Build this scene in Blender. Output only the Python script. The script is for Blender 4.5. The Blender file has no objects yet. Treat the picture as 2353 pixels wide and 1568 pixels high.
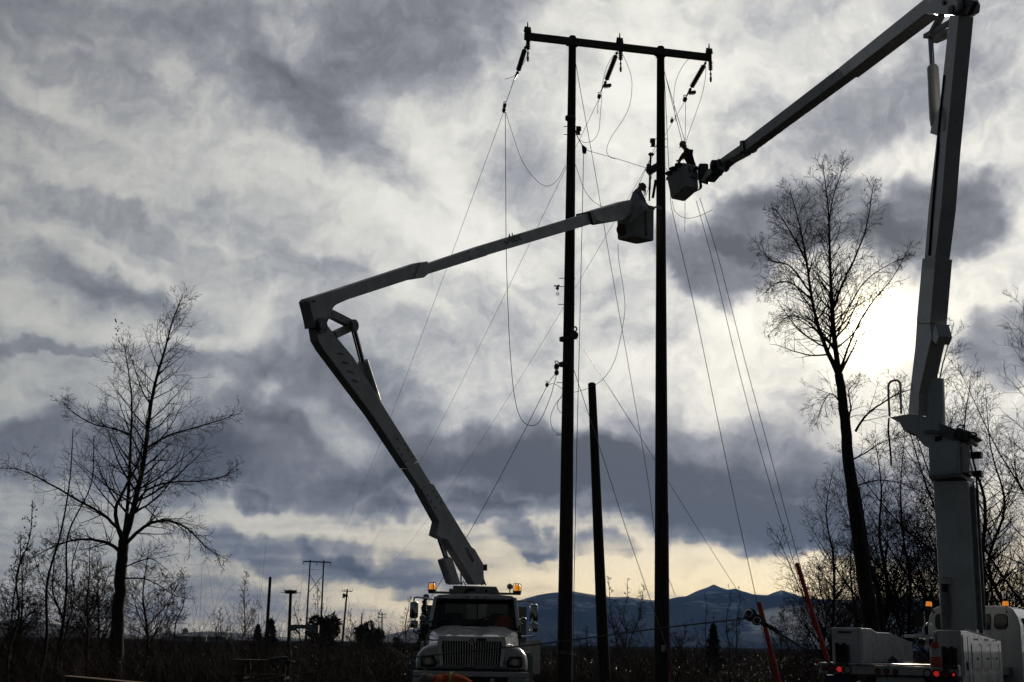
import bpy, bmesh, math, random
import numpy as np
from mathutils import Vector, Matrix

# ---------------------------------------------------------------- camera
scene = bpy.context.scene
COL = scene.collection
CAM = Vector((0.0, 0.0, 1.6))
PITCH, ROLL = math.radians(12.87), math.radians(0.9)
PW, PH, FPX = 2353.0, 1568.0, 3045.0          # the photograph's frame as measured, and its focal length
F0 = Vector((0, math.cos(PITCH), math.sin(PITCH)))
R0, U0 = Vector((1, 0, 0)), Vector((0, -math.sin(PITCH), math.cos(PITCH)))
CR = R0 * math.cos(ROLL) + U0 * math.sin(ROLL)
CU = U0 * math.cos(ROLL) - R0 * math.sin(ROLL)


def ray(x, y):
    return (F0 + CR * ((x - PW / 2) / FPX) - CU * ((y - PH / 2) / FPX)).normalized()


def at(x, y, Y):
    """point of the world at distance Y north of the camera that is seen at (x, y) of the photograph"""
    r = ray(x, y)
    return CAM + r * (Y / r.y)


def azel(x, y):
    r = ray(x, y)
    return math.atan2(r.x, r.y), math.asin(r.z)


def mpp(Y):
    """metres per photograph pixel near distance Y"""
    return Y / FPX


cam_d = bpy.data.cameras.new('camera')
cam = bpy.data.objects.new('camera', cam_d)
COL.objects.link(cam)
cam_d.sensor_width = 36.0
cam_d.lens = 36.0 * FPX / PW
cam_d.clip_start, cam_d.clip_end = 0.1, 60000.0
cam.matrix_world = Matrix(((CR.x, CU.x, -F0.x, CAM.x), (CR.y, CU.y, -F0.y, CAM.y),
                           (CR.z, CU.z, -F0.z, CAM.z), (0, 0, 0, 1)))
scene.camera = cam
scene.render.engine = 'CYCLES'
scene.cycles.use_denoising = True
scene.cycles.max_bounces = 6
scene.cycles.volume_bounces = 1
scene.view_settings.view_transform = 'Standard'
scene.view_settings.look = 'None'
scene.view_settings.exposure = 0.32
scene.view_settings.gamma = 1.0
scene.view_settings.use_curve_mapping = False

# ---------------------------------------------------------------- world: low winter sun behind broken cloud
SUN_AZ, SUN_EL = azel(2010, 752)
SUN_DIR = Vector((math.sin(SUN_AZ) * math.cos(SUN_EL), math.cos(SUN_AZ) * math.cos(SUN_EL), math.sin(SUN_EL)))
world = bpy.data.worlds.new('World')
scene.world = world
world.use_nodes = True
NT = world.node_tree
NT.nodes.clear()


class G:
    """small wrapper for building a node graph"""
    def __init__(self, nt):
        self.nt = nt

    def n(self, t, **kw):
        nd = self.nt.nodes.new(t)
        for k, v in kw.items():
            setattr(nd, k, v)
        return nd

    def put(self, sock, v):
        if hasattr(v, 'is_output') or isinstance(v, bpy.types.NodeSocket):
            self.nt.links.new(v, sock)
        else:
            sock.default_value = v

    def m(self, op, a, b=0.0, c=None, clamp=False):
        nd = self.n('ShaderNodeMath', operation=op, use_clamp=clamp)
        self.put(nd.inputs[0], a)
        self.put(nd.inputs[1], b)
        if c is not None:
            self.put(nd.inputs[2], c)
        return nd.outputs[0]

    def v(self, op, a, b=(0, 0, 0)):
        nd = self.n('ShaderNodeVectorMath', operation=op)
        self.put(nd.inputs[0], a)
        self.put(nd.inputs[1], b)
        return nd.outputs[1] if op in ('DOT_PRODUCT', 'LENGTH') else nd.outputs[0]

    def scale(self, a, f):
        nd = self.n('ShaderNodeVectorMath', operation='SCALE')
        self.put(nd.inputs[0], a)
        self.put(nd.inputs[3], f)
        return nd.outputs[0]

    def xyz(self, x, y, z=0.0):
        nd = self.n('ShaderNodeCombineXYZ')
        for i, q in enumerate((x, y, z)):
            self.put(nd.inputs[i], q)
        return nd.outputs[0]

    def sep(self, a):
        nd = self.n('ShaderNodeSeparateXYZ')
        self.put(nd.inputs[0], a)
        return nd.outputs

    def noise(self, vec, scale, detail=4.0, rough=0.5, color=False, dims='3D', dist=0.0):
        nd = self.n('ShaderNodeTexNoise', noise_dimensions=dims)
        if vec is not None:
            self.put(nd.inputs['Vector'], vec)
        nd.inputs['Scale'].default_value = scale
        nd.inputs['Detail'].default_value = detail
        nd.inputs['Roughness'].default_value = rough
        nd.inputs['Distortion'].default_value = dist
        return nd.outputs[1] if color else nd.outputs[0]

    def ramp(self, f, stops, interp='LINEAR'):
        nd = self.n('ShaderNodeValToRGB')
        cr = nd.color_ramp
        cr.interpolation = interp
        while len(cr.elements) < len(stops):
            cr.elements.new(0.5)
        for e, (p, c) in zip(cr.elements, stops):
            e.position = p
            e.color = (c, c, c, 1) if not isinstance(c, (tuple, list)) else (*c, 1)
        self.put(nd.inputs[0], f)
        return nd.outputs[0]

    def mapr(self, f, a, b, c=0.0, d=1.0, smooth=True):
        nd = self.n('ShaderNodeMapRange', interpolation_type='SMOOTHSTEP' if smooth else 'LINEAR')
        self.put(nd.inputs[0], f)
        for i, q in zip((1, 2, 3, 4), (a, b, c, d)):
            self.put(nd.inputs[i], q)
        return nd.outputs[0]

    def mix(self, f, a, b, blend='MIX'):
        nd = self.n('ShaderNodeMix', data_type='RGBA', blend_type=blend)
        self.put(nd.inputs[0], f)
        self.put(nd.inputs[6], a if not isinstance(a, tuple) else (*a, 1))
        self.put(nd.inputs[7], b if not isinstance(b, tuple) else (*b, 1))
        return nd.outputs[2]


g = G(NT)
# each cloud or gap: its direction and extent as measured, tilt, and how much thicker (+) or thinner (-) the deck is there
CLOUDS = [
    (150, 30, 650, 190, 0, .20), (560, 50, 420, 170, 10, .20), (980, 50, 330, 190, -8, .42), (690, 220, 300, 170, 25, .36),
    (850, 370, 430, 110, 35, .24), (380, 150, 80, 55, 0, -.22), (560, 135, 170, 80, 30, -.22), (660, 80, 90, 80, 0, -.26),
    (110, 190, 320, 60, 27, -.16), (260, 500, 340, 40, 20, .14), (100, 270, 260, 60, 20, .10), (900, 520, 430, 130, 20, -.24),
    (1010, 400, 220, 150, 60, -.30), (1130, 560, 200, 110, 0, -.20), (660, 590, 340, 65, 15, .18), (270, 660, 340, 70, 22, .32),
    (260, 598, 340, 36, 18, -.18), (760, 700, 260, 130, 10, .10), (300, 430, 420, 110, 20, -.06), (650, 480, 300, 90, 25, -.06), (80, 720, 280, 80, 20, -.16), (545, 735, 130, 65, 0, -.16),
    (100, 818, 230, 26, -3, .22), (400, 850, 150, 90, 0, .34), (400, 785, 210, 40, 0, -.20), (570, 890, 150, 90, 30, .22),
    (630, 930, 70, 65, 0, -.42), (790, 915, 310, 170, 12, .46), (230, 1062, 480, 110, 0, .46), (580, 1050, 290, 130, 15, .42),
    (810, 1010, 260, 60, 25, -.24), (1150, 1085, 440, 110, -3, .52), (900, 1115, 360, 62, -5, .30), (1450, 1110, 470, 115, 0, .44),
    (1700, 1095, 420, 175, 10, .44), (1700, 1200, 450, 85, 6, .52), (1350, 1160, 300, 26, 2, -.18), (1750, 1128, 260, 22, 6, -.12), (1020, 1135, 240, 24, -2, -.14), (1960, 1160, 320, 160, 0, .36), (2180, 1040, 260, 120, 0, .22),
    (2250, 1240, 120, 60, 0, .24), (1100, 985, 320, 80, 0, .06), (1650, 830, 420, 180, 0, -.08), (1765, 500, 165, 115, 0, .66),
    (1925, 470, 150, 100, 0, .46), (1980, 540, 230, 70, 0, .30), (2150, 505, 210, 135, 0, .64), (1640, 605, 185, 110, 25, .58), (1580, 520, 120, 80, 20, -.10), (2050, 350, 320, 60, -5, -.14), (2010, 240, 420, 170, -28, .30),
    (2220, 250, 210, 170, 0, .18), (2320, 60, 160, 160, 0, .16), (1500, 100, 420, 240, 0, -.18), (1400, 300, 320, 210, 0, -.14),
    (1200, 400, 210, 150, 20, .22), (1700, 40, 300, 90, 10, .10), (1750, 250, 300, 90, -20, .08), (1300, 620, 260, 90, 20, .10), (1500, 760, 200, 60, 0, .10), (950, 690, 340, 50, 28, -.16), (1040, 620, 300, 30, 24, -.12), (840, 640, 300, 24, 20, -.10), (2340, 790, 140, 95, 0, .42), (1620, 1320, 500, 92, 0, -.42), (1330, 1310, 280, 100, 0, -.32),
    (600, 1158, 75, 28, 0, .34), (870, 1160, 65, 32, 0, .30), (1090, 1185, 180, 34, 0, .46), (1200, 1238, 90, 36, 10, .44),
    (1240, 1278, 70, 44, 20, .30), (1375, 1270, 100, 46, 5, .46), (1570, 1312, 80, 34, 0, .26), (700, 1205, 460, 60, 0, -.18),
    (640, 1278, 270, 52, 5, .40), (760, 1252, 90, 46, 0, .30), (900, 1292, 230, 52, 3, .38), (970, 1322, 160, 40, 0, .22),
    (470, 1410, 380, 100, 0, .26), (860, 1380, 330, 46, 0, -.22), (1830, 930, 160, 70, 0, .20), (1100, 760, 240, 130, 30, .08),
]
geo = g.n('ShaderNodeTexCoord')
dirv = geo.outputs['Generated']
dx, dy, dz = g.sep(dirv)
az = g.m('ARCTAN2', dx, dy)
el = g.m('ARCSINE', dz)
w1 = g.scale(g.v('SUBTRACT', g.noise(dirv, 9.0, 3.0, .5, color=True), (.5, .5, .5)), .075)
w2 = g.scale(g.v('SUBTRACT', g.noise(dirv, 42.0, 4.0, .55, color=True), (.5, .5, .5)), .030)
flat = g.xyz(az, el, 0.0)
pw = g.v('ADD', g.v('ADD', flat, w1), w2)
px_, py_, _ = g.sep(pw)
pflat = g.xyz(px_, py_, 0.0)
T = None
for (cx, cy, rx, ry, rot, amt) in CLOUDS:
    a_, e_ = azel(cx, cy)
    mp = g.n('ShaderNodeMapping', vector_type='TEXTURE')
    g.put(mp.inputs[0], pflat)
    mp.inputs[1].default_value = (a_, e_, 0)
    mp.inputs[2].default_value = (0, 0, -math.radians(rot))
    mp.inputs[3].default_value = (rx / FPX, ry / FPX, 1)
    gr = g.n('ShaderNodeTexGradient', gradient_type='SPHERICAL')
    g.put(gr.inputs[0], mp.outputs[0])
    s = g.mapr(gr.outputs[1], 0.0, 0.5 if amt >= .40 or (amt > 0 and ry < 50) else 0.85, 0.0, amt)
    T = s if T is None else g.m('ADD', T, s)
# cloud texture seen as a deck overhead: streets that run away to the horizon, plus small puffs
den = g.m('ADD', g.m('ABSOLUTE', dz), .10)
deck = g.xyz(g.m('DIVIDE', dx, den), g.m('DIVIDE', dy, den), 0.0)
fb1 = g.m('SUBTRACT', g.noise(g.v('ADD', deck, g.scale(w1, 4.0)), 2.2, 6.0, .55), .5)
rotm = g.n('ShaderNodeMapping', vector_type='POINT')
g.put(rotm.inputs[0], pw)
rotm.inputs[2].default_value = (0, 0, math.radians(20))
rotm.inputs[3].default_value = (5.0, 30.0, 1.0)
fb2 = g.m('SUBTRACT', g.noise(rotm.outputs[0], 1.0, 5.0, .6), .5)
fb3 = g.m('SUBTRACT', g.noise(pw, 26.0, 6.0, .6), .5)
high = g.mapr(el, .06, .22)
lowm = g.n('ShaderNodeMapping', vector_type='POINT')
g.put(lowm.inputs[0], g.v('ADD', flat, g.scale(w2, .35)))
lowm.inputs[2].default_value = (0, 0, math.radians(2))
lowm.inputs[3].default_value = (9.0, 120.0, 1.0)
fb4 = g.m('SUBTRACT', g.noise(lowm.outputs[0], 1.0, 4.0, .55), .5)
lowf = g.m('SUBTRACT', 1.0, g.mapr(el, .05, .16))
b1 = g.m('ABSOLUTE', g.m('SUBTRACT', g.noise(pw, 15.0, 4.0, .5), .5))
b2 = g.m('ABSOLUTE', g.m('SUBTRACT', g.noise(pw, 38.0, 4.0, .55), .5))
puff = g.m('SUBTRACT', .16, g.m('ADD', b1, g.m('MULTIPLY', b2, .6)))
deckamp = g.mapr(el, .02, .16, .12, .27)
tex = g.m('ADD', g.m('MULTIPLY', fb1, deckamp), g.m('MULTIPLY', fb3, .30))
tex = g.m('ADD', tex, g.m('MULTIPLY', puff, .48))
tex = g.m('ADD', tex, g.m('MULTIPLY', g.m('MULTIPLY', fb2, .40), high))
tex = g.m('ADD', tex, g.m('MULTIPLY', g.m('MULTIPLY', fb4, .62), lowf))
tex = g.m('ADD', tex, g.m('MULTIPLY', g.m('SUBTRACT', g.noise(pw, 70.0, 5.0, .62), .5), .24))
T = g.m('ADD', g.m('ADD', g.m('MULTIPLY', T, .80), .275), tex)
T = g.m('MAXIMUM', T, 0.0)
# how bright the deck glows: thin cloud shines, thick cloud is dark underneath
lum = g.ramp(T, [(0.0, .74), (.14, .67), (.28, .55), (.45, .35), (.64, .225), (.82, .155), (1.0, .088)], 'B_SPLINE')
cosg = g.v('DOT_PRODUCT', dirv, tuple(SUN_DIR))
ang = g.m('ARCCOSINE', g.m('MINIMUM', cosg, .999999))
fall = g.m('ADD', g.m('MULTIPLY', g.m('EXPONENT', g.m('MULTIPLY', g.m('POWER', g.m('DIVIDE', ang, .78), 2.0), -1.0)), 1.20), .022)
thin = g.m('SUBTRACT', 1.0, g.mapr(T, .2, .75))
tint = g.mix(g.mapr(T, .15, .62), (1.02, 1.0, .915), (.92, .945, 1.025))
low = g.m('MULTIPLY', g.m('SUBTRACT', 1.0, g.mapr(el, .03, .125)), g.m('ADD', .05, g.m('MULTIPLY', thin, .95)))
low = g.m('MULTIPLY', low, g.mapr(ang, .22, .72, 1.0, .0))
tint = g.mix(low, tint, (1.36, 1.13, .70))
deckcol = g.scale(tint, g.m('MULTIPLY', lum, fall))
# the sun's disc is veiled: aureole through the thin part of the deck
core = g.m('MULTIPLY', g.m('EXPONENT', g.m('MULTIPLY', g.m('POWER', g.m('DIVIDE', ang, .019), 2.0), -1.0)), 7.0)
halo = g.m('MULTIPLY', g.m('EXPONENT', g.m('MULTIPLY', ang, -15.0)), .34)
glow = g.m('ADD', core, g.m('MULTIPLY', halo, g.m('ADD', .08, g.m('MULTIPLY', thin, .92))))
glowcol = g.scale(g.xyz(1.0, .88, .58), glow)
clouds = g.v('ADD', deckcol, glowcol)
SKYF = 0.10
sky = g.n('ShaderNodeTexSky', sky_type='NISHITA')
sky.sun_disc = False
sky.sun_elevation = SUN_EL
sky.sun_rotation = SUN_AZ
sky.altitude = 20.0
sky.air_density, sky.dust_density, sky.ozone_density = 1.0, 0.6, 1.0
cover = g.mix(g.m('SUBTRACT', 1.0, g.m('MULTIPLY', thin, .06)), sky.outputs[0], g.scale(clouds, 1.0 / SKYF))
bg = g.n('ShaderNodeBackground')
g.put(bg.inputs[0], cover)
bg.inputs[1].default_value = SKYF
out = g.n('ShaderNodeOutputWorld')
NT.links.new(bg.outputs[0], out.inputs[0])
world.cycles.sampling_method = 'MANUAL'
world.cycles.sample_map_resolution = 1024

sun_d = bpy.data.lights.new('sun', 'SUN')
sun_d.energy = 2.0
sun_d.angle = math.radians(1.5)
sun_d.color = (1.0, .90, .74)
sun = bpy.data.objects.new('sun', sun_d)
COL.objects.link(sun)
sun.rotation_mode = 'QUATERNION'
sun.rotation_quaternion = SUN_DIR.to_track_quat('Z', 'Y')
sun.location = (0, 0, 60)

# ---------------------------------------------------------------- helpers
rng = random.Random(7)
nrg = np.random.default_rng(7)
Z = Vector((0, 0, 1))


def S(x, y, Y):
    """as at(), with (x, y) in full-size photograph pixels (2500 wide)"""
    return at(x / 1.0625, y / 1.0625, Y)


def on_plane(x, y, P, N):
    """point of the plane (P, N) seen at full-size pixel (x, y)"""
    r = ray(x / 1.0625, y / 1.0625)
    return CAM + r * ((P - CAM).dot(N) / r.dot(N))


def material(name, col, rough=.6, metal=0.0, var=.25, scale=6.0, bump=0.0, spec=.5, trans=0.0, emit=None, col2=None, alpha=None,
             coat=0.0, stretch=(1, 1, 1)):
    m = bpy.data.materials.new(name)
    m.use_nodes = True
    q = G(m.node_tree)
    b = m.node_tree.nodes['Principled BSDF']
    tc = q.n('ShaderNodeTexCoord')
    mp = q.n('ShaderNodeMapping')
    q.put(mp.inputs[0], tc.outputs['Object'])
    mp.inputs[3].default_value = stretch
    nz = q.noise(mp.outputs[0], scale, 5.0, .6)
    c2 = col2 if col2 else tuple(c * (1 - var) for c in col)
    f = q.mapr(nz, .35, .68)
    q.put(b.inputs['Base Color'], q.mix(f, col, c2))
    q.put(b.inputs['Roughness'], q.mapr(nz, .3, .7, max(rough - .08, .02), min(rough + .1, 1)))
    b.inputs['Metallic'].default_value = metal
    b.inputs['Specular IOR Level'].default_value = spec
    b.inputs['Coat Weight'].default_value = coat
    if trans:
        b.inputs['Transmission Weight'].default_value = trans
    if emit:
        b.inputs['Emission Color'].default_value = (*emit[0], 1)
        b.inputs['Emission Strength'].default_value = emit[1]
    if bump:
        bp = q.n('ShaderNodeBump')
        bp.inputs['Strength'].default_value = bump
        bp.inputs['Distance'].default_value = .02
        q.put(bp.inputs['Height'], q.noise(mp.outputs[0], scale * 4, 4.0, .6))
        m.node_tree.links.new(bp.outputs[0], b.inputs['Normal'])
    return m


def stained(name, col, stain, rough=.35, coat=.3):
    """painted metal with runs of dirt that follow the fall of water and dusty patches"""
    m = material(name, col, rough, var=.12, scale=3.0, coat=coat)
    q = G(m.node_tree)
    b = m.node_tree.nodes['Principled BSDF']
    old = b.inputs['Base Color'].links[0].from_socket
    tc = q.n('ShaderNodeTexCoord')
    mp = q.n('ShaderNodeMapping')
    q.put(mp.inputs[0], tc.outputs['Object'])
    mp.inputs[3].default_value = (9, 9, .8)
    f = q.m('MULTIPLY', q.mapr(q.noise(mp.outputs[0], 1.6, 5, .65), .52, .75), .55)
    f2 = q.m('MULTIPLY', q.mapr(q.noise(tc.outputs['Object'], 1.1, 6, .7), .5, .8), .5)
    q.put(b.inputs['Base Color'], q.mix(q.m('MAXIMUM', f, f2), old, stain))
    return m


M = {
    'paint': stained('white_truck_paint', (.60, .61, .61), (.27, .265, .245), .24, .6),
    'fibreglass': stained('boom_fibreglass', (.33, .34, .345), (.13, .13, .125), .5, 0.0),
    'bucket': stained('bucket_fibreglass', (.40, .42, .42), (.22, .22, .21), .55, 0.0),
    'bluepaint': stained('blue_truck_paint', (.02, .03, .10), (.03, .03, .05)),
    'steel': material('dark_steel', (.10, .10, .10), .5, .6, .4, 8),
    'grey_steel': material('grey_painted_steel', (.24, .25, .25), .5, .1, .25, 5),
    'chrome': material('chrome', (.44, .46, .50), .12, 1.0, .1, 4),
    'black': material('black_plastic', (.012, .012, .013), .45, 0, .3, 10),
    'rubber': material('tyre_rubber', (.018, .018, .018), .85, 0, .3, 20, .3),
    'glass': material('dark_glass', (.02, .025, .025), .05, 0, .1, 2, spec=.6),
    'lens': material('headlight_lens', (.16, .165, .17), .1, 0, .3, 20, coat=.6),
    'amber': material('amber_lens', (.95, .36, .02), .3, 0, .1, 30, trans=.6, emit=((1.0, .42, .04), .30)),
    'amber2': material('amber_light', (.8, .22, .03), .4, 0, .2, 30, emit=((1.0, .30, .03), .45)),
    'redlens': material('red_lens', (.30, .012, .012), .2, 0, .2, 40, coat=.5),
    'clearance': material('clearance_lens', (.42, .10, .05), .3, 0, .2, 40),
    'orange': material('orange_cloth', (.80, .15, .03), .9, 0, .35, 9, .4),
    'yellow': material('reflective_tape', (.62, .58, .16), .5, 0, .2, 20),
    'redplast': material('red_guard_plastic', (.55, .035, .025), .5, 0, .25, 5),
    'orangeplast': material('cone_orange', (.62, .09, .03), .5, 0, .25, 6),
    'whiteplast': material('cone_white', (.55, .55, .53), .5, 0, .3, 6),
    'pole': material('creosoted_wood', (.050, .036, .028), .85, 0, .5, 2.0, .6, stretch=(8, 8, .35), col2=(.014, .011, .010)),
    'arm': material('weathered_timber', (.13, .12, .10), .85, 0, .4, 3, .5, stretch=(1, 6, 6)),
    'polymer': material('insulator_polymer', (.06, .06, .065), .5, 0, .3, 8),
    'porcelain': material('brown_porcelain', (.05, .03, .022), .25, 0, .3, 8),
    'wire': material('conductor_strand', (.16, .16, .16), .5, .5, .3, 20),
    'rope': material('rope_fibre', (.20, .18, .15), .9, 0, .3, 40),
    'bark': material('tree_bark', (.040, .030, .024), .9, 0, .5, 5, .8, stretch=(3, 3, .6), col2=(.016, .013, .011)),
    'twig': material('twig_bark', (.044, .034, .028), .9, 0, .4, 6, spec=.2),
    'leaf': material('dead_leaf', (.06, .035, .02), .8, 0, .5, 9),
    'brush': material('winter_brush', (.085, .055, .038), .95, 0, .5, .5, spec=.08, col2=(.036, .024, .017)),
    'cane': material('bramble_cane', (.16, .11, .085), .8, 0, .4, 4, spec=.2, col2=(.06, .035, .026)),
    'trim': material('bright_trim', (.72, .73, .74), .3, .55, .1, 6),
    'bramble': material('bramble_leaf', (.024, .024, .012), .5, 0, .5, 2, spec=.35),
    'conifer': material('conifer_needles', (.022, .035, .016), .8, 0, .5, 1.5, col2=(.010, .018, .010)),
    'ground': material('rough_ground', (.026, .020, .015), .95, 0, .5, .15, .5, spec=0.0, col2=(.012, .011, .008)),
    'board': material('red_brown_board', (.17, .085, .05), .8, 0, .4, 4, .5, stretch=(1, 8, 8)),
    'table': material('grey_table_wood', (.055, .045, .036), .85, 0, .5, 4, .5),
    'skin': material('skin', (.42, .25, .18), .6, 0, .15, 8),
    'shirt': material('work_shirt', (.30, .31, .31), .9, 0, .3, 7, .4),
    'jacket': material('dark_jacket', (.035, .037, .042), .9, 0, .4, 7, .4),
    'trousers': material('dark_trousers', (.03, .034, .05), .9, 0, .4, 7, .4),
    'hardhat': material('grey_hard_hat', (.20, .20, .19), .4, 0, .2, 5),
    'canvas': material('white_canvas', (.46, .47, .46), .9, 0, .3, 4, .5),
    'plate': material('number_plate', (.45, .46, .46), .4, 0, .3, 14),
    'decal': material('decal_blue', (.03, .035, .09), .5, 0, .2, 10),
    'darkdecal': material('decal_black', (.015, .015, .016), .5, 0, .2, 10),
    'reddecal': material('red_reflector', (.20, .015, .02), .4, 0, .3, 10),
    'concrete': material('pale_concrete', (.42, .42, .40), .8, 0, .2, .4),
    'fog': None,
}


class MB:
    """collects shapes in world coordinates and links them as one mesh object"""
    def __init__(self):
        self.v, self.f = [], []

    def add(self, vs, fs):
        o = len(self.v)
        self.v += [tuple(p) for p in vs]
        self.f += [tuple(o + i for i in f) for f in fs]
        return self

    def box(self, c, size, R=None):
        c = Vector(c)
        hx, hy, hz = (s / 2 for s in size)
        vs = []
        for sx, sy, sz in ((-1, -1, -1), (1, -1, -1), (1, 1, -1), (-1, 1, -1), (-1, -1, 1), (1, -1, 1), (1, 1, 1), (-1, 1, 1)):
            p = Vector((sx * hx, sy * hy, sz * hz))
            vs.append(c + (R @ p if R is not None else p))
        return self.add(vs, [(0, 3, 2, 1), (4, 5, 6, 7), (0, 1, 5, 4), (1, 2, 6, 5), (2, 3, 7, 6), (3, 0, 4, 7)])

    def beam(self, a, b, w, h, up=Z, w1=None, h1=None):
        a, b = Vector(a), Vector(b)
        d = (b - a).normalized()
        s = d.cross(up).normalized()
        u = s.cross(d)
        vs = []
        for p, ww, hh in ((a, w, h), (b, w1 or w, h1 or h)):
            for i, j in ((-1, -1), (1, -1), (1, 1), (-1, 1)):
                vs.append(p + s * (i * ww / 2) + u * (j * hh / 2))
        return self.add(vs, [(0, 1, 2, 3), (7, 6, 5, 4), (0, 4, 5, 1), (1, 5, 6, 2), (2, 6, 7, 3), (3, 7, 4, 0)])

    def prism(self, poly, off):
        n = len(poly)
        a = [Vector(p) for p in poly]
        b = [p + Vector(off) for p in a]
        fs = [tuple(range(n)), tuple(range(2 * n - 1, n - 1, -1))]
        fs += [(i, i + n, (i + 1) % n + n, (i + 1) % n) for i in range(n)]
        return self.add(a + b, fs)

    def tube(self, pts, rad, n=6, cap=True):
        pts = [Vector(p) for p in pts]
        if not hasattr(rad, '__len__'):
            rad = [rad] * len(pts)
        vs, fs = [], []
        ref = None
        for i, p in enumerate(pts):
            d = pts[min(i + 1, len(pts) - 1)] - pts[max(i - 1, 0)]
            if d.length < 1e-9:
                d = Vector((0, 0, 1))
            d.normalize()
            if ref is None:
                ref = d.orthogonal().normalized()
            ref = ref - d * ref.dot(d)
            if ref.length < 1e-6:
                ref = d.orthogonal()
            ref.normalize()
            q = d.cross(ref)
            for k in range(n):
                a = 2 * math.pi * k / n
                vs.append(p + (ref * math.cos(a) + q * math.sin(a)) * rad[i])
        for i in range(len(pts) - 1):
            for k in range(n):
                k2 = (k + 1) % n
                fs.append((i * n + k, i * n + k2, (i + 1) * n + k2, (i + 1) * n + k))
        if cap:
            fs.append(tuple(range(n - 1, -1, -1)))
            fs.append(tuple((len(pts) - 1) * n + k for k in range(n)))
        return self.add(vs, fs)

    def cyl(self, a, b, r0, r1=None, n=12):
        return self.tube([a, b], [r0, r0 if r1 is None else r1], n)

    def ell(self, c, r, R=None, nu=12, nv=8):
        c = Vector(c)
        if not hasattr(r, '__len__'):
            r = (r, r, r)
        vs, fs = [], []
        for j in range(nv + 1):
            t = math.pi * j / nv
            for i in range(nu):
                a = 2 * math.pi * i / nu
                p = Vector((r[0] * math.sin(t) * math.cos(a), r[1] * math.sin(t) * math.sin(a), r[2] * math.cos(t)))
                vs.append(c + (R @ p if R is not None else p))
        for j in range(nv):
            for i in range(nu):
                fs.append((j * nu + i, (j + 1) * nu + i, (j + 1) * nu + (i + 1) % nu, j * nu + (i + 1) % nu))
        return self.add(vs, fs)

    def loft(self, rings, closed=True, cap=True):
        n = len(rings[0])
        vs = [p for r in rings for p in r]
        fs = []
        m = n if closed else n - 1
        for j in range(len(rings) - 1):
            for i in range(m):
                i2 = (i + 1) % n
                fs.append((j * n + i, j * n + i2, (j + 1) * n + i2, (j + 1) * n + i))
        if cap:
            fs.append(tuple(range(n - 1, -1, -1)))
            fs.append(tuple((len(rings) - 1) * n + i for i in range(n)))
        return self.add(vs, fs)

    def build(self, name, mat, parent=None, smooth=False, bevel=0.0, keep=False):
        me = bpy.data.meshes.new(name)
        o = bpy.data.objects.new(name, me)
        org = Vector((0, 0, 0))
        if parent is not None:
            q = parent
            while q is not None:
                org += q.location
                q = q.parent
        else:
            a = np.array(self.v)
            lo, hi = a.min(0), a.max(0)
            org = Vector(((lo[0] + hi[0]) / 2, (lo[1] + hi[1]) / 2, lo[2]))
            o.location = org
        a = np.array(self.v) - np.array(org)
        me.from_pydata(a.tolist(), [], self.f)
        me.validate()
        bm = bmesh.new()
        bm.from_mesh(me)
        if len(bm.faces) < 6000:
            bmesh.ops.recalc_face_normals(bm, faces=bm.faces)
        bm.to_mesh(me)
        bm.free()
        me.materials.append(M[mat] if isinstance(mat, str) else mat)
        if smooth:
            me.shade_smooth()
            me.set_sharp_from_angle(angle=math.radians(42))
        if bevel:
            bv = o.modifiers.new('bevel', 'BEVEL')
            bv.width, bv.segments, bv.limit_method = bevel, 2, 'ANGLE'
        COL.objects.link(o)
        o.parent = parent
        return o


def tag(o, label=None, cat=None, group=None, kind=None):
    for k, val in (('label', label), ('category', cat), ('group', group), ('kind', kind)):
        if val:
            o[k] = val
    return o


def thing(name, loc, label, cat, group=None):
    o = bpy.data.objects.new(name, None)
    COL.objects.link(o)
    o.location = loc
    o.empty_display_size = .3
    return tag(o, label, cat, group)


def copy_tree(o, parent=None):
    c = o.copy()
    COL.objects.link(c)
    c.parent = parent
    for ch in list(o.children):
        copy_tree(ch, c)
    return c


def smooth_path(pts, k=6):
    pts = [Vector(p) for p in pts]
    if len(pts) < 3:
        return pts
    P = [pts[0] * 2 - pts[1]] + pts + [pts[-1] * 2 - pts[-2]]
    res = []
    for i in range(1, len(P) - 2):
        a, b, c, d = P[i - 1:i + 3]
        for j in range(k):
            t = j / k
            res.append(.5 * ((2 * b) + (c - a) * t + (2 * a - 5 * b + 4 * c - d) * t * t + (3 * b - a - 3 * c + d) * t ** 3))
    res.append(pts[-1])
    return res


def wire(name, label, cat, pts, r=.0085, mat='wire', group=None, k=7):
    mb = MB()
    mb.tube(smooth_path(pts, k), r, 5)
    return tag(mb.build(name, mat, smooth=True), label, cat, group)


def catenary(a, b, sag, n=26):
    a, b = Vector(a), Vector(b)
    return [a.lerp(b, t) - Z * (4 * sag * t * (1 - t)) for t in (i / n for i in range(n + 1))]


def disc(mb, c, nrm, r, depth=.03, n=18, r2=None):
    nrm = Vector(nrm).normalized()
    mb.tube([Vector(c), Vector(c) + nrm * depth], [r, r if r2 is None else r2], n)
    return mb


def ring(mb, c, nrm, r, t, n=20):
    nrm = Vector(nrm).normalized()
    u = nrm.orthogonal().normalized()
    w = nrm.cross(u)
    pts = [Vector(c) + (u * math.cos(2 * math.pi * i / n) + w * math.sin(2 * math.pi * i / n)) * r for i in range(n + 1)]
    return mb.tube(pts, t, 6, cap=False)


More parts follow.
